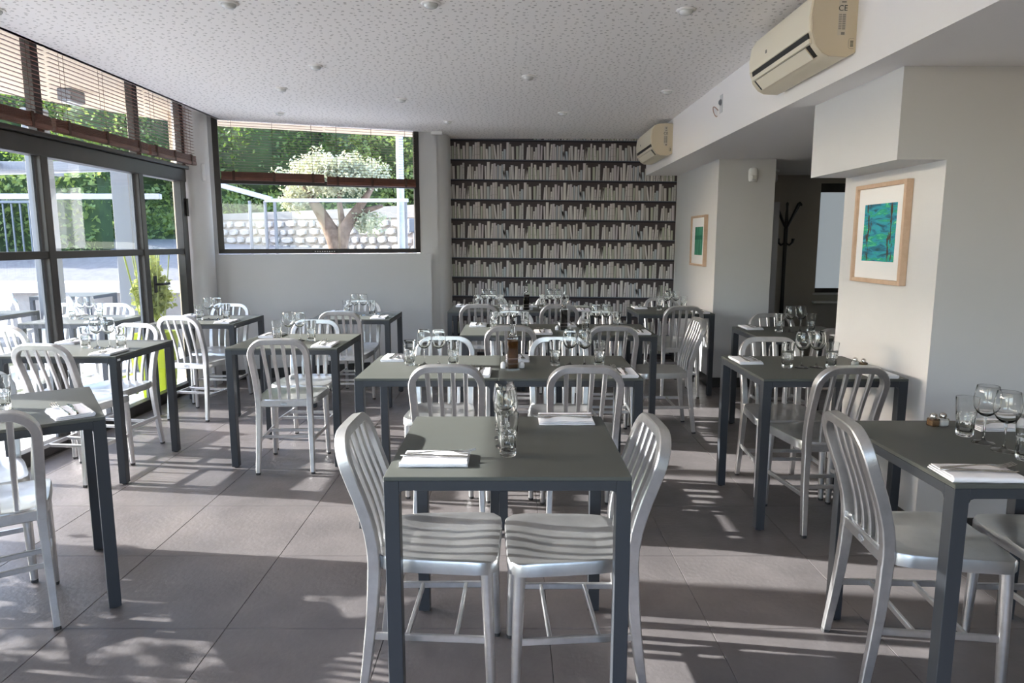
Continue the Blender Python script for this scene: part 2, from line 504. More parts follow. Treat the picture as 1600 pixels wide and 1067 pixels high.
ln = link('wall_window_jamb', MB().box(-0.30, 0.0, -0.01, 0.15, 0, 2.8).box(WL, WL+0.2, -0.01, 0.15, 0, 2.8).mesh('wall_window_jamb', M['wall']), None, P0, ang); ln['kind'] = 'structure'
struct('wall_rear_column', MB().lathe([(0.17,0),(0.17,2.8)], 32, (-0.875, 7.80, 0)).box(-0.90,-0.705,7.8,8.06,0,2.8), M['wall'], smooth=30)
# dark back lobby window, frosted
w3 = empty('window_3', (3.55, 8.04, 0)); w3['kind'] = 'structure'
link('frame', MB().bbox(0, 0.62, -0.03, 0.0, 0.80, 0.85, 0.003).bbox(0, 0.62, -0.03, 0.0, 1.95, 2.05, 0.003).bbox(-0.03, 0.0, -0.03, 0.0, 0.80, 2.05, 0.003).bbox(0.62, 0.65, -0.03, 0.0, 0.80, 2.05, 0.003).mesh('frame', M['frame']), w3)
fp = bpy.data.materials.new('glowing_frosted_glass'); fp.use_nodes = True
_b = fp.node_tree.nodes['Principled BSDF']; _b.inputs['Base Color'].default_value = (0.6,0.65,0.68,1); _b.inputs['Roughness'].default_value = 0.4
_b.inputs['Emission Color'].default_value = (0.62,0.70,0.76,1); _b.inputs['Emission Strength'].default_value = 0.22  # daylight behind the pane is put into its own glow
link('frosted_pane', MB().box(0, 0.62, -0.014, -0.008, 0.85, 1.95).mesh('frosted_pane', fp), w3)
link('sill', MB().bbox(-0.03, 0.65, -0.09, 0.0, 0.675, 0.70, 0.003).bbox(-0.03, 0.65, -0.05, 0.0, 0.772, 0.795, 0.003).mesh('sill', M['wall']), w3)
struct('wall_lobby', MB().box(2.43, 3.545, 8.00, 8.05, 0, SZ).box(3.545, 4.3, 8.035, 8.05, 0, SZ), mat('lobby_paint', (0.42, 0.40, 0.36), 0.8))
# silver edge of the lobby door, along the far block's corner
d3 = empty('door_1', (2.50, 6.62, 0)); d3['kind'] = 'structure'
link('door_leaf', MB().bbox(-0.02, 0.025, 0.0, 0.82, 0.01, 1.76, 0.003).mesh('door_leaf', M['white']), d3)
link('edge_strip', MB().bbox(-0.022, 0.045, -0.02, 0.0, 0.01, 1.76, 0.003).mesh('edge_strip', M['door_edge']), d3)

# ---- book wallpaper: one flat printed sheet (flat print, so coloured quads in one plane)
def wallpaper():
    X0, X1, Z0, Z1 = -0.715, 1.90, 0.0, CZ
    Yw = 8.048
    rnd = random.Random(11)
    vs, fs, cs = [], [], []
    def quad(p, lay, cc):
        n = len(vs)
        for (x, z) in p: vs.append((x, Yw - 0.0006*lay, z))
        fs.append((n, n+1, n+2, n+3)); cs.append(cc)
    def lin(c): return tuple((a/255)**2.2 for a in c)
    quad([(X0,Z0),(X1,Z0),(X1,Z1),(X0,Z1)], 0, [lin((66,58,60))]*4)
    pal = [(216,212,206),(208,204,200),(200,197,194),(192,190,187),(206,200,198),(188,194,192),(180,184,166),(198,190,194),(178,186,192),(218,214,210),(172,166,158),(196,188,182),(210,206,203),(204,200,195)]
    def seg(seed, W):
        r = random.Random(seed); x = 0.0; out = []
        while x < W - 0.012:
            w = r.choice((0.018, 0.022, 0.024, 0.028, 0.032, 0.036))
            h = r.uniform(0.135, 0.194) if r.random() < 0.84 else r.uniform(0.09, 0.14)
            if r.random() < 0.09: x += r.uniform(0.008, 0.03)
            lean = r.uniform(-0.03, 0.03) if r.random() < 0.18 else r.uniform(-0.004, 0.004)
            if x + w > W: w = W - x
            out.append((x, w, h, lean, r.choice(pal), r.random()))
            x += w + r.choice((0.001, 0.002, 0.003))
        return out
    W = 0.52
    segs = [seg(s, W) for s in (3, 8, 21)]
    SP = 0.2235
    ztop = 2.315
    sk = -0.011
    for r in range(-1, 11):
        zs = ztop - r*SP
        def zz(x): return zs + sk*(x - X0)
        order = [(k + r) % 3 for k in range(8)]
        offx = -0.16*((r) % 3)
        for k in range(7):
            for (x, w, h, lean, c, u) in segs[order[k]]:
                a = X0 + offx + k*W + x; b = a + w
                if a < X0 or b > X1: continue
                zb = zz(a) + 0.012
                h2 = h*1.0
                if zb + h2 > Z1: h2 = Z1 - zb
                if h2 < 0.01 or zb < Z0: continue
                base = tuple(min(1.0, v*1.05) for v in lin(c))
                dk = tuple(v*0.22 for v in base); lt = base
                m_ = a + w*0.26
                t1, t2, t3 = a+lean, m_+lean, b+lean
                quad([(a,zb),(m_,zb),(t2,zb+h2),(t1,zb+h2)], 1, [dk, lt, lt, dk])
                quad([(m_,zb),(b,zb),(t3,zb+h2),(t2,zb+h2)], 1, [lt, tuple(v*0.62 for v in base), tuple(v*0.62 for v in base), lt])
                if u < 0.25:
                    for q in (0.25, 0.7):
                        quad([(a+lean*q,zb+h2*q),(b+lean*q,zb+h2*q),(b+lean*q,zb+h2*q+0.004),(a+lean*q,zb+h2*q+0.004)], 2, [tuple(v*0.5 for v in base)]*4)
        if zs < Z1:
            quad([(X0,zs-0.012),(X1,zs-0.012+sk*(X1-X0)),(X1,zs+0.006+sk*(X1-X0)),(X0,zs+0.006)], 3, [lin((38,36,44))]*4)
            quad([(X0,zs+0.004),(X1,zs+0.004+sk*(X1-X0)),(X1,zs+0.012+sk*(X1-X0)),(X0,zs+0.012)], 3, [lin((104,112,124))]*4)
    me = bpy.data.meshes.new('book_wallpaper')
    me.from_pydata(vs, [], fs)
    ca = me.color_attributes.new('print', 'FLOAT_COLOR', 'CORNER')
    i = 0
    flat = []
    for cc in cs:
        for c in cc: flat += [c[0], c[1], c[2], 1.0]
    ca.data.foreach_set('color', flat)
    m = mat('wallpaper_print', (1,1,1), 0.6)
    at = m.node_tree.nodes.new('ShaderNodeVertexColor'); at.layer_name = 'print'
    m.node_tree.links.new(at.outputs[0], m.node_tree.nodes['Principled BSDF'].inputs['Base Color'])
    me.materials.append(m)
    o = link('wallpaper', me)
    o['kind'] = 'structure'
wallpaper()

# ================================================================== FURNITURE
# ---- chair prototype (faces +y)
HT = 0.83
def back_y(z):
    ks = [(0.0,-0.215),(0.12,-0.198),(0.25,-0.182),(0.38,-0.172),(0.46,-0.170),(0.53,-0.178),(0.62,-0.203),(0.72,-0.240),(0.83,-0.272)]
    for (a,ya),(b,yb) in zip(ks[:-1], ks[1:]):
        if z <= b:
            t = (z-a)/(b-a); t = max(0,t)
            return ya+(yb-ya)*t
    return ks[-1][1]
def smooth_back(z):
    return sum(back_y(min(HT,max(0,z+d))) for d in (-0.03,-0.015,0,0.015,0.03))/5
def make_chair_meshes():
    me = {}
    # seat
    def outline(a):
        # superellipse, squarer at front, rounded at back; wider in front
        c, s = math.cos(a), math.sin(a)
        n = 8.5 if s > 0 else 4.6
        r = (abs(c)**n + abs(s)**n)**(-1.0/n)
        x, y = r*c, r*s
        wid = 0.172 + 0.026*(y*0.5+0.5)
        return x*wid, 0.012 + y*0.192
    NA = 44
    mb = MB(); rings = []
    def ztop(x, y, s):
        d = 0.020*max(0.0, 1-(s/0.93)**3)
        d *= 0.55 + 0.45*math.cos(min(PI, abs(y+0.03)*9))
        ridge = 0.006*math.exp(-(x/0.02)**2)*max(0, y/0.2)
        roll = -0.006*max(0, (y-0.12)/0.08)**2
        return 0.452 - d + ridge + roll
    for s in (0.12, 0.3, 0.5, 0.68, 0.8, 0.88, 0.94, 0.985):
        ring = []
        for k in range(NA):
            a = 2*PI*k/NA
            x, y = outline(a); x *= s; y = 0.012 + (y-0.012)*s
            ring.append((x, y, ztop(x, y, s)))
        rings.append(ring)
    for s, z in ((1.0, 0.446), (1.0, 0.412), (0.965, 0.410), (0.94, 0.436)):
        ring = []
        for k in range(NA):
            a = 2*PI*k/NA
            x, y = outline(a); x *= s; y = 0.012 + (y-0.012)*s
            dz = -0.006*max(0, (y-0.12)/0.08)**2 if z > 0.43 else 0
            ring.append((x, y, z+dz))
        rings.append(ring)
    mb.rings(rings, False)
    n = NA
    mb.f.append(tuple(range(n))[::-1]); mb.mi.append(0)
    mb.f.append(tuple((len(rings)-1)*n+k for k in range(n))); mb.mi.append(0)
    me['seat'] = mb.mesh('seat', M['alu_seat'], smooth=50)
    # hoop
    pts = []
    hx = 0.157
    def P(x, z): return (x, smooth_back(z), z)
    zs = [0.405,0.44,0.48,0.53,0.58,0.63,0.68,0.72]
    def xh(z): return 0.150 + 0.010*min(1,(z-0.4)/0.3)
    left = [P(-xh(z), z) for z in zs]
    arc = []
    R = 0.085; cz = HT-0.015-R; cx = 0.160-R
    for k in range(1, 8):
        a = PI - k*(PI/2)/8
        arc.append(P(-cx + R*math.cos(a), cz + R*math.sin(a)))
    top = [P(-cx, HT-0.015), P(-0.03, HT-0.014), P(0.03, HT-0.014), P(cx, HT-0.015)]
    arc2 = [P(-p[0], p[2]) for p in reversed(arc)]
    right = [P(xh(z), z) for z in reversed(zs)]
    path = left + [P(-0.160, cz)] + arc + top + arc2 + [P(0.160, cz)] + right
    mb = MB()
    # keep the section's depth axis normal to the backrest plane
    def ref(i):
        z = path[i][2]
        dy = smooth_back(min(HT,z+0.03))-smooth_back(z-0.03)
        t = Vector((0, dy, 0.06)).normalized()
        return Vector((0, -t.z, t.y))
    pv = [Vector(p) for p in path]
    rings = []
    N = len(pv)
    for i, p in enumerate(pv):
        t = (pv[min(i+1,N-1)] - pv[max(i-1,0)]).normalized()
        B = ref(i); B = (B - t*B.dot(t)).normalized(); L = t.cross(B)
        w, d, c = 0.0162, 0.0185, 0.0035
        prof = [(w-c,-d),(w,-d+c),(w,d-c),(w-c,d),(-w+c,d),(-w,d-c),(-w,-d+c),(-w+c,-d)]
        rings.append([p + L*a + B*b for a,b in prof])
    mb.rings(rings, True)
    me['back_frame'] = mb.mesh('back_frame', M['alu'], smooth=30)
    # slats
    for idx, x in enumerate((-0.0885, -0.0295, 0.0295, 0.0885)):
        mb = MB(); pp = []
        for k in range(11):
            t = k/10
            z = 0.418 + t*(HT-0.028-0.418)
            y = smooth_back(z) + 0.006
            if t < 0.3: y += 0.018*(1-t/0.3)**2*0 
            xx = x*(0.90 + 0.10*t)
            pp.append((xx, y, z))
        mb.sweep(pp, [0.0088+0.0022*i/10 for i in range(11)], 0.0085, (1,0,0), 0.22)
        me['slat%d' % idx] = mb.mesh('slat', M['alu'], smooth=30)
    mb = MB(); mb.bbox(-0.148, 0.148, -0.186, -0.166, 0.408, 0.447, 0.004)
    me['rear_rail'] = mb.mesh('rear_rail', M['alu'])
    mb = MB()
    ring1 = [(0.021*math.cos(2*PI*k/20), -0.1865, 0.428+0.011*math.sin(2*PI*k/20)) for k in range(20)]
    ring2 = [(0.019*math.cos(2*PI*k/20), -0.1885, 0.428+0.009*math.sin(2*PI*k/20)) for k in range(20)]
    ring3 = [(0.015*math.cos(2*PI*k/20), -0.1875, 0.428+0.006*math.sin(2*PI*k/20)) for k in range(20)]
    mb.rings([ring1, ring2, ring3], True)
    me['badge'] = mb.mesh('oval_badge', M['door_edge'], smooth=50)
    for s, nm in ((-1,'fl'),(1,'fr')):
        mb = MB().tube([(s*0.166,0.168,0.425),(s*0.168,0.170,0.38),(s*0.171,0.176,0.2),(s*0.173,0.182,0.012)], [0.0195,0.0185,0.0165,0.0135], 12)
        me[nm] = mb.mesh('leg', M['alu'], smooth=50)
        me[nm+'c'] = MB().tube([(s*0.173,0.182,0.0),(s*0.173,0.182,0.013)], [0.0125,0.0138], 12).mesh('foot_glide', M['rubber'], smooth=50)
    for s, nm in ((-1,'rl'),(1,'rr')):
        zz = [0.012,0.06,0.12,0.18,0.24,0.30,0.36,0.41]
        mb = MB().sweep([(s*(0.162-0.012*z/0.41), smooth_back(z), z) for z in zz], [0.0120+0.0040*z/0.41 for z in zz], [0.0130+0.0065*(z/0.41) for z in zz], (1,0,0), 0.12)
        me[nm] = mb.mesh('leg', M['alu'], smooth=30)
        me[nm+'c'] = MB().sweep([(s*0.162,-0.214,0.0),(s*0.162,-0.213,0.013)], 0.0115, 0.0135, (1,0,0), 0.2).mesh('foot_glide', M['rubber'])
        sx = s
        mb = MB().sweep([(s*0.170,0.165,0.195),(s*0.157,-0.180,0.195)], 0.011, 0.007, (0,0,1), 0.2)
        me[nm+'s'] = mb.mesh('side_stretcher', M['alu'])
    for nm, y in (('c0', 0.075),('c1', -0.075)):
        xx = 0.160
        mb = MB().sweep([(-xx,y,0.195),(xx,y,0.195)], 0.010, 0.006, (0,0,1), 0.2)
        me[nm] = mb.mesh('cross_stretcher', M['alu'])
    return me
CM = make_chair_meshes()
def make_chair():
    t = empty('chair')
    link('seat', CM['seat'], t)
    bf = link('back_frame', CM['back_frame'], t)
    for k in range(4): link('slat', CM['slat%d' % k], bf)
    rr_ = link('rear_rail', CM['rear_rail'], t)
    link('oval_badge', CM['badge'], rr_)
    for nm in ('fl','fr','rl','rr'):
        l = link('leg', CM[nm], t); link('foot_glide', CM[nm+'c'], l)
    for nm in ('rls','rrs'): link('side_stretcher', CM[nm], t)
    for nm in ('c0','c1'): link('cross_stretcher', CM[nm], t)
    return t
CHAIR0 = make_chair(); chair_used = [False]
def chair(hx, hy, deg, label, group='aluminium dining chairs'):
    # hx, hy: centre of the hoop's top; deg 0 = faces +y
    a = math.radians(deg)
    f = Vector((-math.sin(a), math.cos(a), 0))
    org = Vector((hx, hy, 0)) + f*0.272
    if not chair_used[0]:
        c = CHAIR0; chair_used[0] = True
    else:
        c = copy_tree(CHAIR0)
    c.location = org; c.rotation_euler = (0,0,a)
    tag(c, label, 'chair', group)
    return c

# ---- table prototype (0.68 x 0.66 x 0.75)
TW, TD, TH = 0.68, 0.655, 0.75
def make_table():
    t = empty('dining_table')
    w, d = TW/2, TD/2
    link('table_top', MB().bbox(-w, w, -d, d, TH-0.012, TH, 0.0015).mesh('table_top', M['table_top']), t)
    fh = 0.036; lw = 0.042
    for s in (-1,1):
        link('rail', MB().bbox(-w+lw, w-lw, s*d-(0.02 if s>0 else 0), s*d+(0 if s>0 else 0.02), TH-0.012-fh+0.008, TH-0.012, 0.001).mesh('rail', M['table_leg']), t)
        link('rail', MB().bbox(s*w-(0.02 if s>0 else 0), s*w+(0 if s>0 else 0.02), -d+lw, d-lw, TH-0.012-fh+0.008, TH-0.012, 0.001).mesh('rail', M['table_leg']), t)
    for sx in (-1,1):
        for sy in (-1,1):
            x0, x1 = sorted((sx*w, sx*(w-lw))); y0, y1 = sorted((sy*d, sy*(d-lw)))
            mb = MB().bbox(x0, x1, y0, y1, 0.006, TH-0.012, 0.0015)
            # small fillet gussets under the rails
            zt = TH-0.012-fh+0.008
            xi = sx*(w-lw); yi = sy*(d-lw); q = 0.012
            yo0, yo1 = sorted((sy*d, sy*(d-0.02))); xo0, xo1 = sorted((sx*w, sx*(w-0.02)))
            mb.prism([(xi, zt),(xi-sx*q, zt),(xi-sx*q*0.3, zt-q*0.3),(xi, zt-q)], 'y', yo0+0.0005, yo1-0.0005)
            mb.prism([(yi, zt),(yi-sy*q, zt),(yi-sy*q*0.3, zt-q*0.3),(yi, zt-q)], 'x', xo0+0.0005, xo1-0.0005)
            l = link('leg', mb.mesh('leg', M['table_leg']), t)
            link('foot_pad', MB().tube([((x0+x1)/2,(y0+y1)/2,0.0),((x0+x1)/2,(y0+y1)/2,0.008)], 0.014, 10).mesh('foot_pad', M['rubber']), l)
    return t
TABLE0 = make_table(); table_used = [False]
def table(x, y, deg, label, group='slate grey square dining tables', sticker=False):
    if not table_used[0]: t = TABLE0; table_used[0] = True
    else: t = copy_tree(TABLE0)
    t.location = (x, y, 0); t.rotation_euler = (0,0,math.radians(deg))
    tag(t, label, 'table', group)
    if sticker:
        link('corner_sticker', STK, t)
    return t
STK = MB().box(TW/2, TW/2+0.001, -TD/2+0.012, -TD/2+0.04, TH-0.03, TH-0.018).mesh('corner_sticker', M['white'])

# ---- tumbler
def tumbler_mesh():
    n = 40
    outer = [(0.0,0.0),(0.022,0.0),(0.0245,0.002),(0.0255,0.006),(0.0262,0.02),(0.0275,0.045),(0.0292,0.066),(0.0302,0.070),(0.0295,0.073),(0.0315,0.10),(0.0338,0.128),(0.0335,0.1295)]
    inner = [(0.0318,0.129),(0.0298,0.10),(0.0276,0.073),(0.0250,0.045),(0.0228,0.022),(0.018,0.016),(0.0,0.0155)]
    prof = outer + inner
    fl = {3:0.09,4:0.12,5:0.125,6:0.10,2:0.05}
    def mod(j, a):
        if j in fl: return 1 - fl[j]*(0.5-0.5*math.cos(10*a))
        return 1
    mb = MB()
    vs = []; rings = []
    for j,(r,z) in enumerate(prof):
        if r == 0: continue
        rings.append([(r*mod(j,2*PI*k/n)*math.cos(2*PI*k/n), r*mod(j,2*PI*k/n)*math.sin(2*PI*k/n), z) for k in range(n)])
    mb.rings(rings, True)
    return mb.mesh('tumbler', M['glass'], smooth=50)
TUMB = tumbler_mesh()
def wine_meshes():
    base = [(0.0325,0.0),(0.0330,0.001),(0.0325,0.0022),(0.020,0.0045),(0.009,0.008),(0.0045,0.014),(0.0035,0.025),(0.0033,0.05),(0.0036,0.075),(0.0055,0.087)]
    bowl_o = [(0.0055,0.087),(0.015,0.091),(0.026,0.100),(0.0345,0.115),(0.0375,0.130),(0.0372,0.145),(0.0345,0.165),(0.0312,0.185),(0.0308,0.1857)]
    bowl_i = [(0.0302,0.185),(0.0334,0.165),(0.0361,0.145),(0.0363,0.130),(0.0332,0.116),(0.0245,0.1025),(0.013,0.0945),(0.003,0.0925)]
    mb = MB(); mb.lathe(base + bowl_o[1:] + bowl_i, 32)
    return mb.mesh('wine_glass', M['glass'], smooth=32)
WINE = wine_meshes()
# ---- napkin (long axis +y), fork, knife
def napkin_mesh():
    mb = MB()
    w, L = 0.062, 0.098
    # lower folded packet with a rolled long edge, upper loose leaf
    def sect(hw, z0, z1, r):
        pts = []
        for k in range(7):
            a = -PI/2 + PI*k/6
            pts.append((hw - r + r*math.cos(a), (z0+z1)/2 + (z1-z0)/2*math.sin(a)))
        pts += [(-hw+0.001, z1-0.001), (-hw, (z0+z1)/2), (-hw+0.001, z0+0.001)]
        return pts
    rnd = random.Random(5)
    for (hw, z0, z1, r, l0, l1) in ((w, 0.0, 0.0055, 0.003, -L, L), (w-0.002, 0.0056, 0.0110, 0.003, -L+0.002, L-0.001), (w-0.005, 0.0111, 0.0150, 0.003, -L+0.006, L-0.004)):
        rings = []
        for k in range(9):
            y = l0 + (l1-l0)*k/8
            e = 0.0015*math.sin(k*1.7+hw*100) 
            ez = 0.0006*math.sin(k*2.3+z0*900) if z0 > 0 else 0
            rings.append([(x+e, y, z+(ez if z > z0+0.001 else 0)) for x, z in sect(hw, z0, z1, r)])
        mb.rings(rings, True)
    # rolled edge
    mb.tube([(w-0.004,-L+0.001,0.0082),(w-0.003,-0.03,0.0080),(w-0.004,0.03,0.0083),(w-0.0035,L-0.002,0.0080)], 0.0078, 10)
    return mb.mesh('napkin', M['linen'], smooth=45)
NAP = napkin_mesh()
def fork_mesh():
    mb = MB()
    # handle and neck: flat swept strip, centre line arched; tines up
    ys = [-0.100,-0.095,-0.07,-0.03,0.0,0.02,0.035,0.045,0.055,0.066]
    wd = [0.0035,0.0055,0.0060,0.0042,0.0030,0.0028,0.0042,0.0090,0.0115,0.0122]
    zc = [0.0016,0.0016,0.0022,0.0050,0.0072,0.0074,0.0062,0.0048,0.0036,0.0032]
    mb.sweep([(0,y,z) for y,z in zip(ys,zc)], wd, 0.0011, (1,0,0), 0.3)
    for x in (-0.0103,-0.0034,0.0034,0.0103):
        mb.sweep([(x,0.064,0.0032),(x,0.080,0.0044),(x,0.096,0.0085),(x*0.97,0.105,0.0125)], [0.0020,0.0018,0.0015,0.0009], [0.0011,0.001,0.0008,0.0006], (1,0,0), 0.3)
    return mb.mesh('fork', M['steel'], smooth=50)
def knife_mesh():
    mb = MB()
    ys = [-0.105,-0.100,-0.06,-0.015,0.0]
    mb.sweep([(0,y,0.0030) for y in ys], [0.004,0.0062,0.0068,0.0050,0.0040], [0.0022,0.0028,0.0028,0.0024,0.0012], (1,0,0), 0.3)
    mb.sweep([(0.000,-0.002,0.0030),(0.001,0.02,0.0030),(0.001,0.06,0.0028),(0.000,0.085,0.0026),(-0.003,0.098,0.0026)], [0.004,0.0078,0.0090,0.0080,0.0018], 0.0008, (1,0,0), 0.3)
    return mb.mesh('knife', M['steel'], smooth=50)
FORK = fork_mesh(); KNIFE = knife_mesh()

def setting(tx, ty, deg, tname, row=(0,0,0), naps=((0.235,-0.215,0),(-0.235,0.215,180)), side=('near','far'), spacing=0.076, words=None, tumblers=(1,1)):
    """glass row + two napkins with cutlery; local frame rotated by deg about the table centre"""
    a = math.radians(deg)
    def W(x, y): return (tx + x*math.cos(a) - y*math.sin(a), ty + x*math.sin(a) + y*math.cos(a))
    rx, ry, rr = row
    ra = math.radians(rr)
    names = words or ('left', 'right')
    q = []
    for k, (kind, off) in enumerate((('t',-1.5),('w',-0.5),('w',0.5),('t',1.5))):
        lx = rx + off*spacing*math.cos(ra); ly = ry + off*spacing*math.sin(ra)
        wx, wy = W(lx, ly)
        which = names[0] if off < 0 else names[1]
        rz = a + 0.4*k + tx
        if kind == 't':
            o = link('tumbler', TUMB, None, (wx, wy, TH), rz)
            tag(o, '%s fluted glass water tumbler on %s' % (which, tname), 'tumbler', 'fluted water tumblers')
        else:
            o = link('wine_glass', WINE, None, (wx, wy, TH), rz)
            tag(o, '%s empty stemmed wine glass on %s' % (which, tname), 'wine glass', 'stemmed wine glasses')
    for (nx, ny, nr), sd in zip(naps, side):
        wx, wy = W(nx, ny)
        na = a + math.radians(nr)
        o = link('napkin', NAP, None, (wx, wy, TH), na)
        tag(o, 'folded white napkin at the %s side of %s' % (sd, tname), 'napkin', 'folded white napkins')
        def Wn(dx, dy): return (wx + dx*math.cos(na) - dy*math.sin(na), wy + dx*math.sin(na) + dy*math.cos(na), TH+0.0158)
        f = link('fork', FORK, None, Wn(-0.022, 0.012), na + 0.06)
        tag(f, 'steel fork on the napkin at the %s side of %s' % (sd, tname), 'fork', 'steel forks')
        k_ = link('knife', KNIFE, None, Wn(0.012, 0.004), na - 0.05)
        tag(k_, 'steel knife on the napkin at the %s side of %s' % (sd, tname), 'knife', 'steel knives')

G_IN = 'slate grey square dining tables'
TB = {
 'front': (-0.012, 2.12, 0, 'the front centre table'),
 'midL': (-0.403, 3.48, 0, 'the middle pair\'s left table'),
 'midR': (0.278, 3.475, 0, 'the middle pair\'s right table'),
 'secL': (-0.020, 4.985, 0, 'the second pair\'s left table'),
 'secR': (0.661, 4.980, 0, 'the second pair\'s right table'),
 'bckL': (-0.255, 6.585, 0, 'the wallpaper pair\'s left table'),
 'bckR': (0.426, 6.585, 0, 'the wallpaper pair\'s right table'),
 'corner': (1.470, 6.385, 0, 'the far corner table'),
 'left2': (-1.395, 4.40, 0, 'the lone left-centre table'),
 'left5': (-1.355, 5.95, 0, 'the rear window table'),
 'door': (-2.520, 5.64, 0, 'the glass door table'),
 'glaz': (-2.562, 4.105, 0, 'the left glazing table'),
 'angled': (-1.962, 2.511, 35.8, 'the angled left table'),
 'fright': (1.512, 2.06, 0, 'the front right table'),
 'pic': (1.518, 3.465, 0, 'the large picture\'s table'),
 'hid': (2.010, 4.82, 0, 'the half-hidden right table'),
}
tl = {
 'front': 'slate grey square table alone in the front centre',
 'midL': 'left slate grey table of the middle pair, its top sunlit',
 'midR': 'right slate grey table of the middle pair, amber oil bottle on it',
 'secL': 'left slate grey table of the second pair, behind the middle pair',
 'secR': 'right slate grey table of the second pair, dark bottle on it',
 'bckL': 'left slate grey table of the pair by the book wallpaper',
 'bckR': 'right slate grey table of the pair by the book wallpaper',
 'corner': 'slate grey table in the far corner beside the small picture',
 'left2': 'slate grey table standing alone just left of the middle pair',
 'left5': 'slate grey table below the right half of the rear window',
 'door': 'slate grey table by the glass door and lime planter',
 'glaz': 'slate grey table against the left glazing, behind the angled table',
 'angled': 'slate grey table set at an angle, cut by the left picture edge',
 'fright': 'slate grey table cut by the right picture edge',
 'pic': 'slate grey table against the pillar under the large picture',
 'hid': 'slate grey table half hidden behind the picture pillar',
}
for k, (x, y, dg, nm) in TB.items():
    table(x, y, dg, tl[k], sticker=k in ('glaz','door'))
def st(k, **kw):
    x, y, dg, nm = TB[k]
    setting(x, y, dg + kw.pop('turn', 0), nm, **kw)
st('front', turn=-90, row=(0.0,-0.01,4), words=('farther','nearer'), naps=((0.187,-0.212,0),(-0.262,0.205,180)), side=('left','right'), spacing=0.09)
st('midL', row=(-0.015,0.02,-4))
st('midR', row=(0.06,0.02,-3), naps=((0.255,-0.215,0),(-0.245,0.205,180)))
st('secL', row=(0.0,-0.02,-3)); st('secR', row=(-0.01,-0.02,3))
st('bckL', row=(0.03,0.0,0)); st('bckR', row=(-0.02,0.0,0))
st('corner', row=(0.03,0.02,0))
st('left2', row=(-0.02,0.0,-5)); st('left5', row=(0.02,0.0,-5)); st('door', row=(0.06,-0.05,-4)); st('glaz', row=(0.09,-0.02,-4))
st('angled', row=(-0.08,0.03,0), naps=((0.235,-0.205,8),(-0.235,0.215,180)))
st('fright', turn=-90, row=(-0.01,-0.005,3), words=('farther','nearer'), naps=((0.255,-0.235,-3),(-0.24,0.17,180)), side=('left','right'), spacing=0.085)
st('pic', row=(0.0,-0.03,2), naps=((0.235,-0.22,0),(-0.262,0.15,180))); st('hid', row=(0.01,0.02,0))

# ---- chairs inside
chair(-0.512, 2.095, -91.5, 'aluminium chair at the front centre table\'s left side, facing right')
chair(0.455, 2.090, 92.5, 'aluminium chair at the front centre table\'s right side, facing left')
for nm, (a, b, c, d, r1, r2) in {
  'midL': (-0.300, 3.05, -0.395, 4.02, 0, 180), 'midR': (0.335, 3.03, 0.275, 4.00, 0, 180),
  'secL': (-0.010, 4.52, 0.0, 5.49, 0, 180), 'secR': (0.675, 4.51, 0.705, 5.48, 0, 180),
  'bckL': (-0.300, 6.10, -0.22, 7.06, 0, 180), 'bckR': (0.425, 6.08, 0.42, 7.06, 0, 180),
  'corner': (1.50, 5.92, 1.50, 6.88, 0, 180),
  'left2': (-1.36, 3.90, -1.41, 4.90, 3, 180), 'left5': (-1.40, 5.49, -1.41, 6.45, 0, 180),
  'door': (-2.54, 5.14, -2.56, 6.21, -8, 178), 'glaz': (-2.60, 3.70, -2.58, 4.68, -6, 171),
  'pic': (1.545, 3.02, 1.515, 4.00, 4, 178), 'hid': (2.13, 4.36, 2.03, 5.33, 0, 180)}.items():
    chair(a, b, r1, 'aluminium chair on the near side of %s, back turned to us' % TB[nm][3])
    chair(c, d, r2, 'aluminium chair on the far side of %s, facing us' % TB[nm][3])
def ang(lx, ly):
    x, y, dg, _ = TB['angled']; a = math.radians(dg)
    return x + lx*math.cos(a) - ly*math.sin(a), y + lx*math.sin(a) + ly*math.cos(a)
chair(*ang(-0.03, -0.42), 35.8, 'aluminium chair on the near side of the angled table, at the left edge')
chair(*ang(-0.10, 0.56), 215.8, 'aluminium chair on the far side of the angled table, by the glazing')
chair(1.055, 2.125, -95, 'aluminium chair left of the front right table, facing right')
chair(2.055, 2.07, 90, 'aluminium chair cut by the right edge, facing the front right table')
chair(1.385, 5.005, 90, 'aluminium chair at the second pair\'s right end, seen side-on facing left')

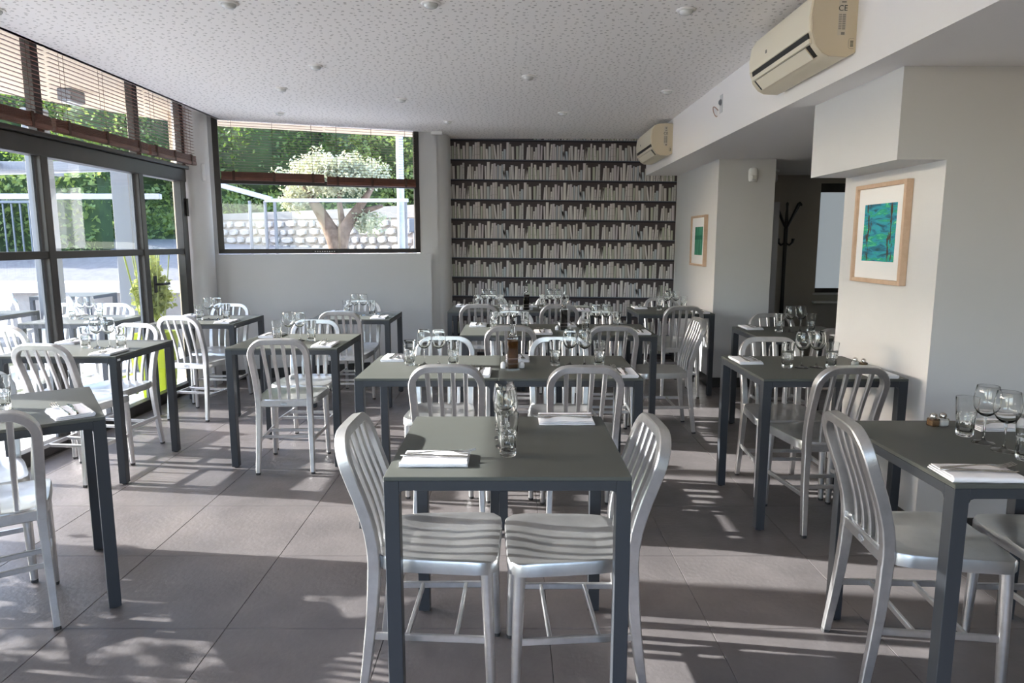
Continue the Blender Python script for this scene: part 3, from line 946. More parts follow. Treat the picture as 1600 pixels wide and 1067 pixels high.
# ---- bottles with caddy wire
def bottle(x, y, kind, label, rz):
    t = empty('oil_bottle', (x, y, TH), rz)
    h = 0.026
    body = MB().bbox(-h, h, -h, h, 0.004, 0.165, 0.004)
    body.lathe([(0.022,0.163),(0.016,0.176),(0.0125,0.185),(0.0125,0.218),(0.0145,0.220),(0.0145,0.230),(0.0125,0.231)], 16)
    link('bottle_body', body.mesh('bottle_body', M['glass'], smooth=35), t)
    link('contents', MB().bbox(-h+0.002, h-0.002, -h+0.002, h-0.002, 0.008, 0.150, 0.004).mesh('contents', M['oil'] if kind == 'oil' else M['vinegar']), t)
    link('stopper', MB().lathe([(0.0135,0.228),(0.0135,0.240),(0.008,0.243),(0.0045,0.246),(0.0040,0.262),(0.003,0.263)], 14).mesh('stopper', M['black'], smooth=40), t)
    link('pour_spout', MB().tube([(0,0,0.260),(0.001,0,0.272),(0.008,0,0.283)], 0.003, 8).mesh('pour_spout', M['steel'], smooth=40), t)
    tag(t, label, 'bottle', 'oil and vinegar bottles')
    c = empty('wire_caddy', (x, y, TH), rz)
    for z in (0.030, 0.055):
        q = h+0.006
        link('wire_ring', MB().tube([(-q,-q,z),(q,-q,z),(q,q,z),(-q,q,z),(-q,-q,z)], 0.0012, 6).mesh('wire_ring', M['chrome']), c)
    link('base_plate', MB().box(-h-0.007, h+0.007, -h-0.007, h+0.007, 0.0, 0.0035).mesh('base_plate', M['chrome']), c)
    tag(c, 'chrome wire holder of the ' + label.split(' on ')[0] + ' on ' + label.split(' on ')[1], 'holder', 'chrome bottle holders')
    for s, nm in ((-1,'salt'),(1,'pepper')):
        a = rz
        px = x + s*0.047*math.cos(a) - 0.012*math.sin(a); py = y + s*0.047*math.sin(a) + 0.02
        o = link(nm+'_shaker', MB().lathe([(0.013,0.0),(0.0145,0.004),(0.0145,0.018),(0.011,0.028),(0.004,0.033)], 18).mesh(nm+'_shaker', M['porcelain'], smooth=50), None, (px, py, TH))
        tag(o, 'white %s shaker %s of the %s' % (nm, 'left' if s < 0 else 'right', label), 'shaker', 'white shakers beside the bottles')
bottle(0.003, 3.405, 'oil', 'amber oil bottle on the middle pair\'s right table', 0.05)
bottle(0.375, 4.92, 'vinegar', 'black vinegar bottle on the second pair\'s right table', 0.0)
bottle(0.135, 6.40, 'vinegar', 'black vinegar bottle on the wallpaper pair\'s right table', 0.0)
# glass salt and pepper shakers
def shaker(x, y, kind, where, rz=0.1):
    t = empty(kind+'_shaker', (x, y, TH), rz)
    h = 0.0155
    link('glass_jar', MB().bbox(-h, h, -h, h, 0.0, 0.028, 0.003).mesh('glass_jar', M['glass']), t)
    link('contents', MB().bbox(-h+0.0025, h-0.0025, -h+0.0025, h-0.0025, 0.003, 0.022, 0.002).mesh('contents', M[kind]), t)
    link('metal_cap', MB().lathe([(0.0115,0.027),(0.0120,0.029),(0.0120,0.036),(0.0105,0.042),(0.006,0.046),(0.001,0.047)], 18).mesh('metal_cap', M['steel'], smooth=50), t)
    tag(t, 'small square glass %s shaker with steel cap on %s' % (kind, where), 'shaker', 'glass salt and pepper shakers')
shaker(1.468, 2.315, 'pepper', 'the front right table'); shaker(1.503, 2.318, 'salt', 'the front right table')
shaker(1.770, 3.47, 'salt', 'the table under the large picture'); shaker(1.795, 3.435, 'pepper', 'the table under the large picture')
shaker(1.66, 6.25, 'pepper', 'the corner table beside the small picture'); shaker(1.70, 6.26, 'salt', 'the corner table beside the small picture')

# ================================================================== WALL FITTINGS
def text_mesh(txt, size, m):
    cu = bpy.data.curves.new('t', 'FONT'); cu.body = txt; cu.size = size; cu.extrude = 0.0003
    cu.align_x = 'CENTER'; cu.align_y = 'CENTER'
    o = bpy.data.objects.new('t', cu)
    COL.objects.link(o)
    dg = bpy.context.evaluated_depsgraph_get()
    me = bpy.data.meshes.new_from_object(o.evaluated_get(dg))
    bpy.data.objects.remove(o, do_unlink=True)
    me.materials.clear(); me.materials.append(m)
    return me
def aircon(y0, label):
    t = empty('air_conditioner', (BX, y0, 2.215))
    L = 0.80
    # profile (x,z) local, wall at x=0, room side negative
    prof = [(0,0.012),(0,0.285),(-0.035,0.292),(-0.125,0.290),(-0.172,0.275),(-0.196,0.235),(-0.205,0.165),(-0.200,0.105),(-0.182,0.050),(-0.150,0.012),(-0.118,-0.004),(-0.04,-0.008)]
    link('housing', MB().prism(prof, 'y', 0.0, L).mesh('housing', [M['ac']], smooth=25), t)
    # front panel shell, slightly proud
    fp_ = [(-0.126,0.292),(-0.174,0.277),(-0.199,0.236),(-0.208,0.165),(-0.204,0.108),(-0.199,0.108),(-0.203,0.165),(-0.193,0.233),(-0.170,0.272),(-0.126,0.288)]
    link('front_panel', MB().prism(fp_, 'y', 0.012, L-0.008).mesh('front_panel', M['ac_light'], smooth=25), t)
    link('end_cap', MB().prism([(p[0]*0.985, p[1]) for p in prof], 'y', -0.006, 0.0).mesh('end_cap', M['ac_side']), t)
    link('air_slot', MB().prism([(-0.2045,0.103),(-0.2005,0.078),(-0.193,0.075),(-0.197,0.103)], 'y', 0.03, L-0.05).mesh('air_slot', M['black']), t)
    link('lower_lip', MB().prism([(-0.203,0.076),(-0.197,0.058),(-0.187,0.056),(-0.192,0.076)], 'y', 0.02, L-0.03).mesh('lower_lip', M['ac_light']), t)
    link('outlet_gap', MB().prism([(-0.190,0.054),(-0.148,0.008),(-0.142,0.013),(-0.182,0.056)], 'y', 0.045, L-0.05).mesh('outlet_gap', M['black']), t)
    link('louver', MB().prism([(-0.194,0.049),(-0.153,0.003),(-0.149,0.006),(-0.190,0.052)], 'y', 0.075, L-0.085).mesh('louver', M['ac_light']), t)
    # markings on the end cap (faces -y)
    def mark(name, x0, x1, z0, z1, m, d=0.0068):
        return link(name, MB().box(x0, x1, -d, -0.0062, z0, z1).mesh(name, m), t)
    lab = mark('rating_label', -0.086, -0.050, 0.085, 0.262, M['sticker'], 0.0064)
    ce = text_mesh('CE', 0.034, M['ink'])
    o = link('label_mark', ce, lab); o.location = (-0.067, -0.0068, 0.198); o.rotation_euler = (PI/2, 0, 0)
    lm = MB()
    lm.box(-0.074,-0.054,-0.0068,-0.0062,0.222,0.228)
    for k in range(9):
        z = 0.170 - k*0.0075
        lm.box(-0.083,-0.070,-0.0066,-0.0062,z,z+0.004); lm.box(-0.067,-0.053,-0.0066,-0.0062,z-0.001,z+0.004)
    lm.box(-0.070,-0.054,-0.0068,-0.0062,0.086,0.098)
    link('label_print', lm.mesh('label_print', M['greyink']), lab)['kind'] = 'stuff'
    bn = MB()   # crossed-out bin symbol
    bn.sweep([(-0.072,-0.0066,0.258),(-0.056,-0.0066,0.234)], 0.0008, 0.0003, (0,0,1), 0.1).sweep([(-0.056,-0.0066,0.258),(-0.072,-0.0066,0.234)], 0.0008, 0.0003, (0,0,1), 0.1)
    bn.sweep([(-0.069,-0.0066,0.252),(-0.067,-0.0066,0.238),(-0.061,-0.0066,0.238),(-0.059,-0.0066,0.252)], 0.0008, 0.0003, (0,0,1), 0.1).box(-0.071,-0.057,-0.0067,-0.0062,0.252,0.2535)
    link('bin_symbol', bn.mesh('bin_symbol', M['ink']), lab)
    vb_ = MB()
    for k in range(5): vb_.box(-0.026,-0.012,-0.0068,-0.0062,0.036+k*0.0055,0.039+k*0.0055)
    link('vent_slots', vb_.mesh('vent_slots', M['ink']), t)
    q = MB().tube([(-0.010,-0.0066,0.070),(-0.030,-0.0066,0.070),(-0.034,-0.0066,0.062),(-0.034,-0.0066,0.034),(-0.028,-0.0066,0.028),(-0.010,-0.0066,0.028)], 0.0007, 6)
    link('cover_outline', q.mesh('cover_outline', M['greyink']), t)
    lg = MB().box(-0.2092,-0.2070,L*0.66,L*0.66+0.018,0.150,0.166)
    link('panel_emblem', lg.mesh('panel_emblem', M['greyink']), t)
    tag(t, label, 'air conditioner', 'cream wall air conditioners')
aircon(3.225, 'large near cream air conditioner on the white beam')
aircon(6.76, 'far cream air conditioner on the beam beside the book wallpaper')
# hook with emergency-lamp bracket on the beam
t = empty('cable_bracket', (BX, 5.22, 2.40))
link('plate', MB().bbox(-0.004, 0, -0.03, 0.03, -0.075, 0.055, 0.001).mesh('plate', M['wall']), t)
link('screw_boss', MB().lathe([(0.022,0),(0.022,0.012),(0.012,0.02),(0.002,0.021)], 16).mesh('screw_boss', M['grey_metal'], smooth=40), t).rotation_euler = (0,-PI/2,0)
wr = [( -0.02-0.045*math.sin(a)*0.6, 0.01+0.07*(a/PI), -0.055+0.03*math.sin(a*1.3)) for a in [k*PI/10 for k in range(0,15)]]
link('loose_wire', MB().tube(wr, 0.004, 8).mesh('loose_wire', mat('pinkish_cable', (0.5,0.36,0.3), 0.5), smooth=50), t)
tag(t, 'bare cable and round bracket left on the white beam between the air conditioners', 'bracket')
# PIR sensor
t = empty('motion_sensor', (2.222, 6.45, 1.99))
link('sensor_body', MB().lathe([(0.030,-0.055),(0.040,-0.045),(0.044,0.0),(0.044,0.045),(0.034,0.066),(0.01,0.072)], 20).mesh('sensor_body', M['white'], smooth=50), t).scale = (1,0.75,1)
link('sensor_lens', MB().bbox(-0.024, 0.024, -0.046, -0.02, -0.04, 0.0, 0.006).mesh('sensor_lens', M['lens']), t)
tag(t, 'white motion sensor high on the grey face of the far block', 'sensor')
# white box on the corner column
tag(link('wall_switch', MB().bbox(-0.028, 0.028, -0.02, 0.012, -0.08, 0.08, 0.006).mesh('wall_switch', M['white']), None, (-2.90, 6.56, 2.03), -0.6), 'small white box on the rounded corner column beside the blind', 'sensor box')
tag(link('ceiling_speaker', MB().bbox(-0.06, 0.06, -0.03, 0.03, -0.035, 0.0, 0.004).mesh('ceiling_speaker', M['white']), None, (-0.80, 7.52, CZ)), 'small white box under the ceiling at the rear column', 'sensor box')
# ceiling light in lobby
t = empty('lobby_lamp', (2.75, 7.4, SZ))
link('mount', MB().lathe([(0.07,-0.0),(0.07,-0.02),(0.03,-0.03)], 20).mesh('mount', M['white'], smooth=40), t)
link('lamp_shade', MB().lathe([(0.035,-0.028),(0.055,-0.05),(0.06,-0.10),(0.05,-0.13),(0.02,-0.14)], 20).mesh('lamp_shade', M['white'], smooth=50), t)
tag(t, 'small white ceiling lamp in the dark lobby', 'lamp')

# pictures
def art_material(name, kind):
    m = bpy.data.materials.new(name); m.use_nodes = True
    nt = m.node_tree; b = nt.nodes['Principled BSDF']; b.inputs['Roughness'].default_value = 0.6
    tc = nt.nodes.new('ShaderNodeTexCoord')
    mp = nt.nodes.new('ShaderNodeMapping')
    mp.inputs['Scale'].default_value = (1, 8, 34) if kind == 0 else (1, 34, 2.5)
    n = nt.nodes.new('ShaderNodeTexNoise'); n.inputs['Scale'].default_value = 1.0; n.inputs['Detail'].default_value = 5; n.inputs['Distortion'].default_value = 0.7 if kind == 0 else 0.2
    r = nt.nodes.new('ShaderNodeValToRGB')
    cr = r.color_ramp
    stops = [(0.30,(0.015,0.08,0.10)),(0.42,(0.02,0.20,0.30)),(0.50,(0.03,0.36,0.46)),(0.57,(0.02,0.34,0.22)),(0.63,(0.06,0.50,0.26)),(0.72,(0.30,0.70,0.52))] if kind == 0 else \
            [(0.30,(0.01,0.10,0.06)),(0.45,(0.02,0.20,0.12)),(0.58,(0.06,0.32,0.20)),(0.70,(0.20,0.46,0.32))]
    cr.elements[0].position = stops[0][0]; cr.elements[0].color = (*stops[0][1],1)
    cr.elements[1].position = stops[-1][0]; cr.elements[1].color = (*stops[-1][1],1)
    for p, c in stops[1:-1]:
        e = cr.elements.new(p); e.color = (*c,1)
    nt.links.new(tc.outputs['Object'], mp.inputs['Vector']); nt.links.new(mp.outputs[0], n.inputs['Vector'])
    nt.links.new(n.outputs['Fac'], r.inputs['Fac'])
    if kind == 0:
        # two dark brown vertical bars of the print
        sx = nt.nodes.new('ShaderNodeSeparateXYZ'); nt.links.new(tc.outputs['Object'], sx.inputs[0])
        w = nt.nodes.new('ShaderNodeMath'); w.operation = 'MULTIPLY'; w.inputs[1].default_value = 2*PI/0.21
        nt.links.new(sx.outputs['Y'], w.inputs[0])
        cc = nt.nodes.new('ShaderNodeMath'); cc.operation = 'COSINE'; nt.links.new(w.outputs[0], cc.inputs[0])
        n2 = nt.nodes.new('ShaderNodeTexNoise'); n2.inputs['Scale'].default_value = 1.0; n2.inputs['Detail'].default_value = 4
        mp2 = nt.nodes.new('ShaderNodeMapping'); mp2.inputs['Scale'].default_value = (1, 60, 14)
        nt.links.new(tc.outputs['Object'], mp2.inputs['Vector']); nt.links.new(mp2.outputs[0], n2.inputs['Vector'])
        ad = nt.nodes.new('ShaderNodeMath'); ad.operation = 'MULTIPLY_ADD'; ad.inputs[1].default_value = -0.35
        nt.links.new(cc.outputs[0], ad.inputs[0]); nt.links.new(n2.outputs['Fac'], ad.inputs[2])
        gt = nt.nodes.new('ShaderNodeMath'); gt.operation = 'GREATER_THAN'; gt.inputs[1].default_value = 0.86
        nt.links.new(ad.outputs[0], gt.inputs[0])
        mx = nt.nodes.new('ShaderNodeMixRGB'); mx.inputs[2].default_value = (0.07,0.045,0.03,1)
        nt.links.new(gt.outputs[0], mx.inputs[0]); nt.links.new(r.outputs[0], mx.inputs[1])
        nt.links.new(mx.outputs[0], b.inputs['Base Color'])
    else:
        nt.links.new(r.outputs[0], b.inputs['Base Color'])
    return m
def picture(X, ya, yb, za, zb, pya, pyb, pza, pzb, kind, label, fw=0.022, dp=0.035):
    cy, cz = (ya+yb)/2, (za+zb)/2
    t = empty('framed_picture', (X, cy, cz))
    ya-=cy; yb-=cy; pya-=cy; pyb-=cy; za-=cz; zb-=cz; pza-=cz; pzb-=cz
    link('frame_side', MB().bbox(-dp, 0, ya, ya+fw, za, zb, 0.0015).mesh('frame_side', M['wood']), t)
    link('frame_side', MB().bbox(-dp, 0, yb-fw, yb, za, zb, 0.0015).mesh('frame_side', M['wood']), t)
    link('frame_side', MB().bbox(-dp, 0, ya+fw, yb-fw, za, za+fw, 0.0015).mesh('frame_side', M['wood']), t)
    link('frame_side', MB().bbox(-dp, 0, ya+fw, yb-fw, zb-fw, zb, 0.0015).mesh('frame_side', M['wood']), t)
    link('mat_board', MB().box(-0.020, -0.002, ya+fw, yb-fw, za+fw, zb-fw).mesh('mat_board', M['mat_board']), t)
    pr = MB().box(-0.0215, -0.020, pya, pyb, pza, pzb)
    link('print', pr.mesh('print', art_material('print_%d' % kind, kind)), t)
    if kind == 1:
        link('print_band', MB().box(-0.0222, -0.0215, pya, pyb, pza+(pzb-pza)*0.55, pza+(pzb-pza)*0.70).mesh('print_band', mat('teal_band', (0.01,0.16,0.10), 0.6)), t)
    tag(t, label, 'picture', 'oak framed prints')
picture(1.92, 3.335, 3.825, 1.172, 1.685, 3.425, 3.735, 1.285, 1.580, 0, 'large oak framed turquoise and green water print on the pillar')
picture(1.905, 6.73, 7.25, 1.145, 1.648, 6.83, 7.11, 1.255, 1.535, 1, 'small far oak framed dark green print beside the book wallpaper')

# coat stand in lobby
t = empty('coat_stand', (2.95, 7.45, 0))
link('pole', MB().lathe([(0.02,0.04),(0.022,0.5),(0.018,1.0),(0.022,1.55),(0.012,1.75),(0.016,1.79),(0.004,1.81)], 14).mesh('pole', M['black'], smooth=50), t)
for k in range(4):
    a = k*PI/2 + 0.35
    c, s = math.cos(a), math.sin(a)
    link('upper_hook', MB().tube([(0,0,1.52),(0.05*c,0.05*s,1.60),(0.11*c,0.11*s,1.70),(0.16*c,0.16*s,1.78),(0.185*c,0.185*s,1.785)], [0.012,0.012,0.012,0.013,0.019], 8).mesh('upper_hook', M['black'], smooth=50), t)
    link('lower_hook', MB().tube([(0,0,1.38),(0.06*c,0.06*s,1.35),(0.10*c,0.10*s,1.38),(0.11*c,0.11*s,1.42)], [0.009,0.009,0.009,0.014], 8).mesh('lower_hook', M['black'], smooth=50), t)
    link('foot', MB().tube([(0,0,0.14),(0.10*c,0.10*s,0.10),(0.20*c,0.20*s,0.03),(0.24*c,0.24*s,0.012)], 0.012, 8).mesh('foot', M['black'], smooth=50), t)
tag(t, 'tall black bentwood coat stand in the dark lobby', 'coat stand')

# downlights
DL = MB().lathe([(0.048,0.0),(0.050,-0.004),(0.046,-0.008),(0.038,-0.008),(0.034,0.0)], 20).mesh('rim', M['soffit'], smooth=50)
DL2 = MB().lathe([(0.033,0.0),(0.036,-0.010),(0.030,-0.020),(0.015,-0.026),(0.002,-0.027)], 18).mesh('lamp_head', M['lens'], smooth=60)
for i, (x, y, w) in enumerate([(-1.314,4.786,'above the table just left of the middle pair'),(0.118,5.071,'above the second pair of tables'),(-2.116,6.454,'nearest the rear window\'s left end'),(-0.913,5.862,'in front of the rear column'),
        (1.212,5.549,'nearest the beam between the air conditioners'),(0.466,6.454,'above the pair by the book wallpaper'),(-0.626,6.90,'nearest the book wallpaper\'s left end'),(0.882,3.667,'near the large air conditioner'),
        (-1.398,3.573,'at the top edge of the picture, left'),(-2.62,3.66,'in the top left corner by the blinds'),(-1.77,5.46,'between the two left rows'),(-0.40,3.57,'at the top edge of the picture, centre')]):
    t = empty('ceiling_spotlight', (x, y, CZ))
    link('rim', DL, t); link('lamp_head', DL2, t)
    tag(t, 'small recessed ceiling spotlight %s' % w, 'spotlight', 'recessed ceiling spotlights')

# ---- blinds
def blind(name_label, L, ztop, zbot, org, rz, n, sp, tilt=0.0):
    t = empty('window_blind', org, rz)
    sl = MB().bbox(0.006, L-0.006, -0.0075, 0.0075, -0.0011, 0.0011, 0.0005).mesh('slat', M['blind'])
    for k in range(n):
        o = link('slat', sl, t, (0, 0, zbot + 0.085 + sp*(k+0.7)))
        o.rotation_euler = (tilt, 0, 0)
    # gathered slats at the bottom and bottom rail
    for k in range(8):
        o = link('slat', sl, t, (0, 0.0015*((k*7) % 3 - 1), zbot + 0.030 + 0.007*k)); o.scale = (1, 2.4, 2.4)
    link('bottom_rail', MB().bbox(0.004, L-0.004, -0.022, 0.022, zbot, zbot+0.028, 0.004).mesh('bottom_rail', M['blind']), t)
    link('head_rail', MB().bbox(0.004, L-0.004, -0.025, 0.025, ztop-0.03, ztop, 0.003).mesh('head_rail', M['blind']), t)
    for fx in (0.12, 0.5, 0.88):
        for dy in (-0.015, 0.015):
            link('ladder_cord', MB().tube([(L*fx, dy, zbot+0.03), (L*fx, dy, ztop-0.02)], 0.0012, 5).mesh('ladder_cord', M['cord']), t)
        link('tape', MB().box(L*fx-0.012, L*fx+0.012, -0.0235, 0.0235, zbot-0.001, zbot+0.088).mesh('tape', M['cord']), t)
    tag(t, name_label, 'blind', 'brown wooden slatted blinds')
bl = [(1.40, 2.94, 'brown slatted blind on the left glazing, the one nearest the camera'), (2.96, 4.50, 'brown slatted blind on the left glazing, cut by the picture\'s top left edge'),
      (4.52, 5.66, 'raised brown slatted blind on the left glazing between the two mullions'), (5.68, 6.50, 'raised brown slatted blind on the left glazing next to the rounded corner column')]
for a, b, lb in bl:
    blind(lb, b-a-0.01, 2.76, 2.085, (-2.935, a, 0), PI/2, 20, 0.027)
pA = P0 + D*0.06 + Nn*0.055
blind('left of the two brown slatted blinds on the rear window', 0.985, 2.74, 1.985, (pA.x, pA.y, 0), ang_w := math.atan2(D.y, D.x), 24, 0.026)
pB = P0 + D*1.06 + Nn*0.055
blind('right of the two brown slatted blinds on the rear window, hanging slightly lower', 0.93, 2.74, 1.965, (pB.x, pB.y, 0), ang_w, 24, 0.026)

# ================================================================== OUTSIDE
struct('terrace_floor', MB().box(-16, -3.10, -6, 9.6, -0.10, -0.03).box(-3.10, 3, 8.3, 14.5, -0.10, -0.03), M['terrace'])
ov = [(-3.02,-3.0),(-4.45,-3.0),(-4.45,6.15),(-3.55,7.75),(-1.05,8.75),(-0.95,7.85),(-3.02,6.95)]
struct('roof_overhang', MB().prism(ov, 'z', 2.66, 2.84), M['beige'])
struct('wall_exterior_pier', MB().box(-3.43, -3.26, 7.05, 7.22, -0.03, 2.66), M['beige'])
t = empty('soffit_light', (-3.75, 6.05, 2.66))
link('light_body', MB().bbox(-0.06, 0.06, -0.10, 0.10, -0.10, 0, 0.008).mesh('light_body', M['grey_metal']), t)
link('cover_glass', MB().bbox(-0.045, 0.045, -0.08, 0.08, -0.112, -0.10, 0.004).mesh('cover_glass', M['lens']), t)
tag(t, 'small grey floodlight box under the beige roof overhang outside', 'light')

def opost(x, y, w, h, label):
    t = empty('pergola_post', (x, y, -0.03))
    link('shaft', MB().bbox(-w/2, w/2, -w/2, w/2, 0.01, h, 0.006).mesh('shaft', M['grey_metal']), t)
    link('foot_plate', MB().bbox(-w*0.8, w*0.8, -w*0.8, w*0.8, 0.0, 0.012, 0.002).mesh('foot_plate', M['grey_metal']), t)
    tag(t, label, 'post', 'grey pergola posts')
opost(-4.38, 6.5, 0.16, 2.62, 'wide grey metal post outside the left glazing, nearer')
opost(-4.16, 7.5, 0.19, 2.25, 'wide grey metal post outside, left of the glass door')
opost(-4.40, 3.16, 0.24, 2.62, 'wide grey metal post added outside the view, shading the front floor')  # unseen post added so its shadow bands the front floor
t = empty('pergola_roof_frame', (-6.5, 7.5, 2.2))
link('header_beam', MB().bbox(-3.5, 2.44, -0.06, 0.06, -0.06, 0.03, 0.004).mesh('header_beam', M['grey_metal']), t)
link('header_beam', MB().bbox(-3.5, 2.2, -1.06, -0.95, 0.10, 0.17, 0.004).mesh('header_beam', M['grey_metal']), t)
link('awning_arm', MB().sweep([(-3.2,0.1,-0.18),(2.30,0.1,-0.02)], 0.035, 0.02, (0,0,1), 0.2).mesh('awning_arm', M['awning']), t)
link('cross_bar', MB().bbox(-3.5, 2.4, 0.6, 0.66, -0.32, -0.26, 0.004).mesh('cross_bar', M['awning']), t)
for k in range(4):
    link('rafter', MB().bbox(-2.9+k*1.3, -2.84+k*1.3, -1.0, 1.0, -0.03, 0.02, 0.004).mesh('rafter', M['grey_metal']), t)
tag(t, 'grey pergola frame with pale awning arm outside the left glazing', 'pergola')

t = empty('terrace_wall', (-10.0, 9.3, -0.03))
link('wall_body', MB().box(-7, 6.6, -0.12, 0.12, 0, 0.74).mesh('wall_body', M['concrete']), t)
link('cap_slab', MB().bbox(-7, 6.65, -0.22, 0.2, 0.74, 0.88, 0.01).mesh('cap_slab', M['capstone']), t)
tag(t, 'low rendered terrace wall with pale cap outside the left glazing', 'wall')
struct('road_slope', MB().add([(-30,9.5,0.55),(-3.4,9.5,0.55),(-3.4,13.6,1.25),(-3.4,13.7,1.25),(-7.6,15.9,1.45),(-30,15.9,1.45),(-30,13.6,1.25)], [(0,1,2,7),(3,4,5,6,7,2)]).add([(-3.4,9.6,-0.05),(3,9.6,-0.05),(3,13,-0.05),(-3.4,13,-0.05)],[(0,1,2,3)]), M['asphalt'])

# outdoor tables and chairs
GO = 'slate grey tables on the terrace'
for x, y, dg, lb in ((-3.55, 5.66, 0, 'outdoor grey table close to the glazing, laid with glasses'), (-4.77, 6.05, 0, 'outdoor grey table behind the nearer grey post'), (-5.35, 8.35, 4, 'outdoor grey table in front of the low terrace wall, left of the post')):
    table(x, y, dg, lb, group=GO)
GC = 'aluminium chairs on the terrace'
for x, y, dg, lb in ((-3.42, 4.50, 0, 'outdoor aluminium chair just beyond the left glazing, by the middle rail bay'), (-4.15, 5.08, 0, 'outdoor aluminium chair seen at the left picture edge beyond the glass'),
                     (-4.09, 6.24, 180, 'outdoor aluminium chair beyond the table close to the glazing, white and blurred'), (-3.62, 6.22, 180, 'outdoor aluminium chair behind the glass door\'s lower pane'),
                     (-4.80, 7.30, -70, 'outdoor aluminium chair by the low wall, left of the post, turned right'), (-5.25, 6.95, 20, 'outdoor aluminium chair tilted beside the turned one by the low wall'),
                     (-5.75, 7.75, 150, 'outdoor aluminium chair by the low terrace wall at the far left'), (-6.4, 7.2, 170, 'outdoor aluminium chair farthest left beyond the glass')):
    chair(x, y, dg, lb, group=GC)
setting(-3.55, 5.66, 0, 'the nearer outdoor table')
setting(-4.77, 6.05, 0, 'the farther outdoor table')

# foliage
def leaves(n, shape, size, seed, clump=0, cr=4.2):
    r = random.Random(seed)
    vs, fs = [], []
    cl = [shape(r) for _ in range(clump)] if clump else None
    for i in range(n):
        if cl:
            c = cl[r.randrange(len(cl))]
            rad = r.random()**0.5*size*cr
            a = r.uniform(0, 2*PI); b = math.acos(r.uniform(-1,1))
            p = Vector((c[0]+rad*math.sin(b)*math.cos(a), c[1]+rad*math.sin(b)*math.sin(a), c[2]+rad*math.cos(b)*0.8))
        else: p = Vector(shape(r))
        L = size*r.uniform(0.6, 1.3); W = L*0.28
        d = Vector((r.gauss(0,1), r.gauss(0,1), r.gauss(0,0.8)+0.2)).normalized()
        s = d.cross(Vector((r.gauss(0,1), r.gauss(0,1), r.gauss(0,1)))).normalized()
        k = len(vs)
        vs += [p - d*L*0.5, p + s*W, p + d*L*0.5, p - s*W]
        fs.append((k, k+1, k+2, k+3))
    return vs, fs
def ball(rx, ry, rz, cx=0, cy=0, cz=0, lo=0.7):
    def f(r):
        a = r.uniform(0, 2*PI); c = r.uniform(-1, 1); s = math.sqrt(1-c*c)
        q = r.uniform(lo, 1.0)*(1+0.10*math.sin(3*a+cx)+0.10*math.sin(5*c+a*2))
        return (cx + rx*q*s*math.cos(a), cy + ry*q*s*math.sin(a), cz + rz*q*c)
    return f
def blob(rx, ry, rz, seed, cz=0):
    r = random.Random(seed); mb = MB(); rings = []
    for i in range(1, 8):
        th = PI*i/8
        rings.append([(rx*math.sin(th)*math.cos(2*PI*k/12)*(1+r.uniform(-.12,.12)), ry*math.sin(th)*math.sin(2*PI*k/12)*(1+r.uniform(-.12,.12)), cz + rz*math.cos(th)*(1+r.uniform(-.06,.06))) for k in range(12)])
    mb.rings(rings, True); return mb
def foliage_mesh(name, vf, m):
    me = bpy.data.meshes.new(name); me.from_pydata([tuple(v) for v in vf[0]], [], vf[1]); me.materials.append(m); return me
crowns = []
for s, mm in ((1,'leaf_dark'),(2,'leaf_mid'),(3,'leaf_dark'),(4,'leaf_mid')):
    crowns.append(foliage_mesh('crown', leaves(9500, ball(1.6,1.45,1.8, cz=0, lo=0.78), 0.115, s, clump=190), M[mm]))
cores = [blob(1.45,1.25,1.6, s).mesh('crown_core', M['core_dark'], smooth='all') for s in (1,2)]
trunkm = MB().tube([(0,0,-2.5),(0.05,0.0,-1.2),(0,0.1,0)], [0.16,0.13,0.08], 8).mesh('trunk', M['bark'], smooth='all')
k = 0
def hillz(x, y): return max(0.0, (y-13.5)*0.42)
rt = random.Random(3)
spots = []
for i in range(6): spots.append((-16.5 + i*3.5 + rt.uniform(-.15,.15), 17.6 + rt.uniform(-.2,.4), 3.9 + rt.uniform(-.3,.3), 1.0))
for i in range(6): spots.append((-19.0 + i*4.7 + rt.uniform(-.2,.2), 22.6 + rt.uniform(-.3,.3), 7.3 + rt.uniform(-.3,.4), 1.32))
for i in range(5): spots.append((-25 + i*6.8, 29.5, 11.2, 1.85))
spots += [(-15.6, 14.9, 2.9, 0.62), (-12.4, 15.1, 2.8, 0.6), (-9.6, 15.2, 2.7, 0.6)]
desc = ['dark evergreen', 'light green leafy', 'dense dark', 'bright leafy']
for i, (x, y, z, s) in enumerate(spots):
    t = empty('tree', (x, y, z), rt.uniform(0, 6.2)); t.scale = (s, s, s)
    c = (i*3+1) % 4 if i % 5 else 1
    link('crown', crowns[c], t)['kind'] = 'stuff'
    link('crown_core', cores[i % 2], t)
    link('trunk', trunkm, t)
    ordn = ['first','second','third','fourth','fifth','sixth','seventh','eighth','ninth']
    tier = 'lower row of the hillside' if i < 6 else ('middle row of the hillside' if i < 12 else ('top of the hillside' if i < 17 else 'road edge'))
    pos = i if i < 6 else (i-6 if i < 12 else (i-12 if i < 17 else i-17))
    tag(t, '%s tree, %s from the left on the %s' % (desc[c], ordn[pos], tier), 'tree', 'hillside trees behind the terrace')
hm = MB()
hv = []; NX, NY = 24, 12
for j in range(NY+1):
    for i in range(NX+1):
        x = -34 + i*40/NX; y = 15.8 + j*16/NY
        hv.append((x, y, 1.3 + (y-15.8)*0.62 + 0.2*math.sin(x*1.3+y)))
hf = [(j*(NX+1)+i, j*(NX+1)+i+1, (j+1)*(NX+1)+i+1, (j+1)*(NX+1)+i) for j in range(NY) for i in range(NX)]
hm.add(hv, hf)
struct('hillside_ground', hm, M['hill'], smooth='all')

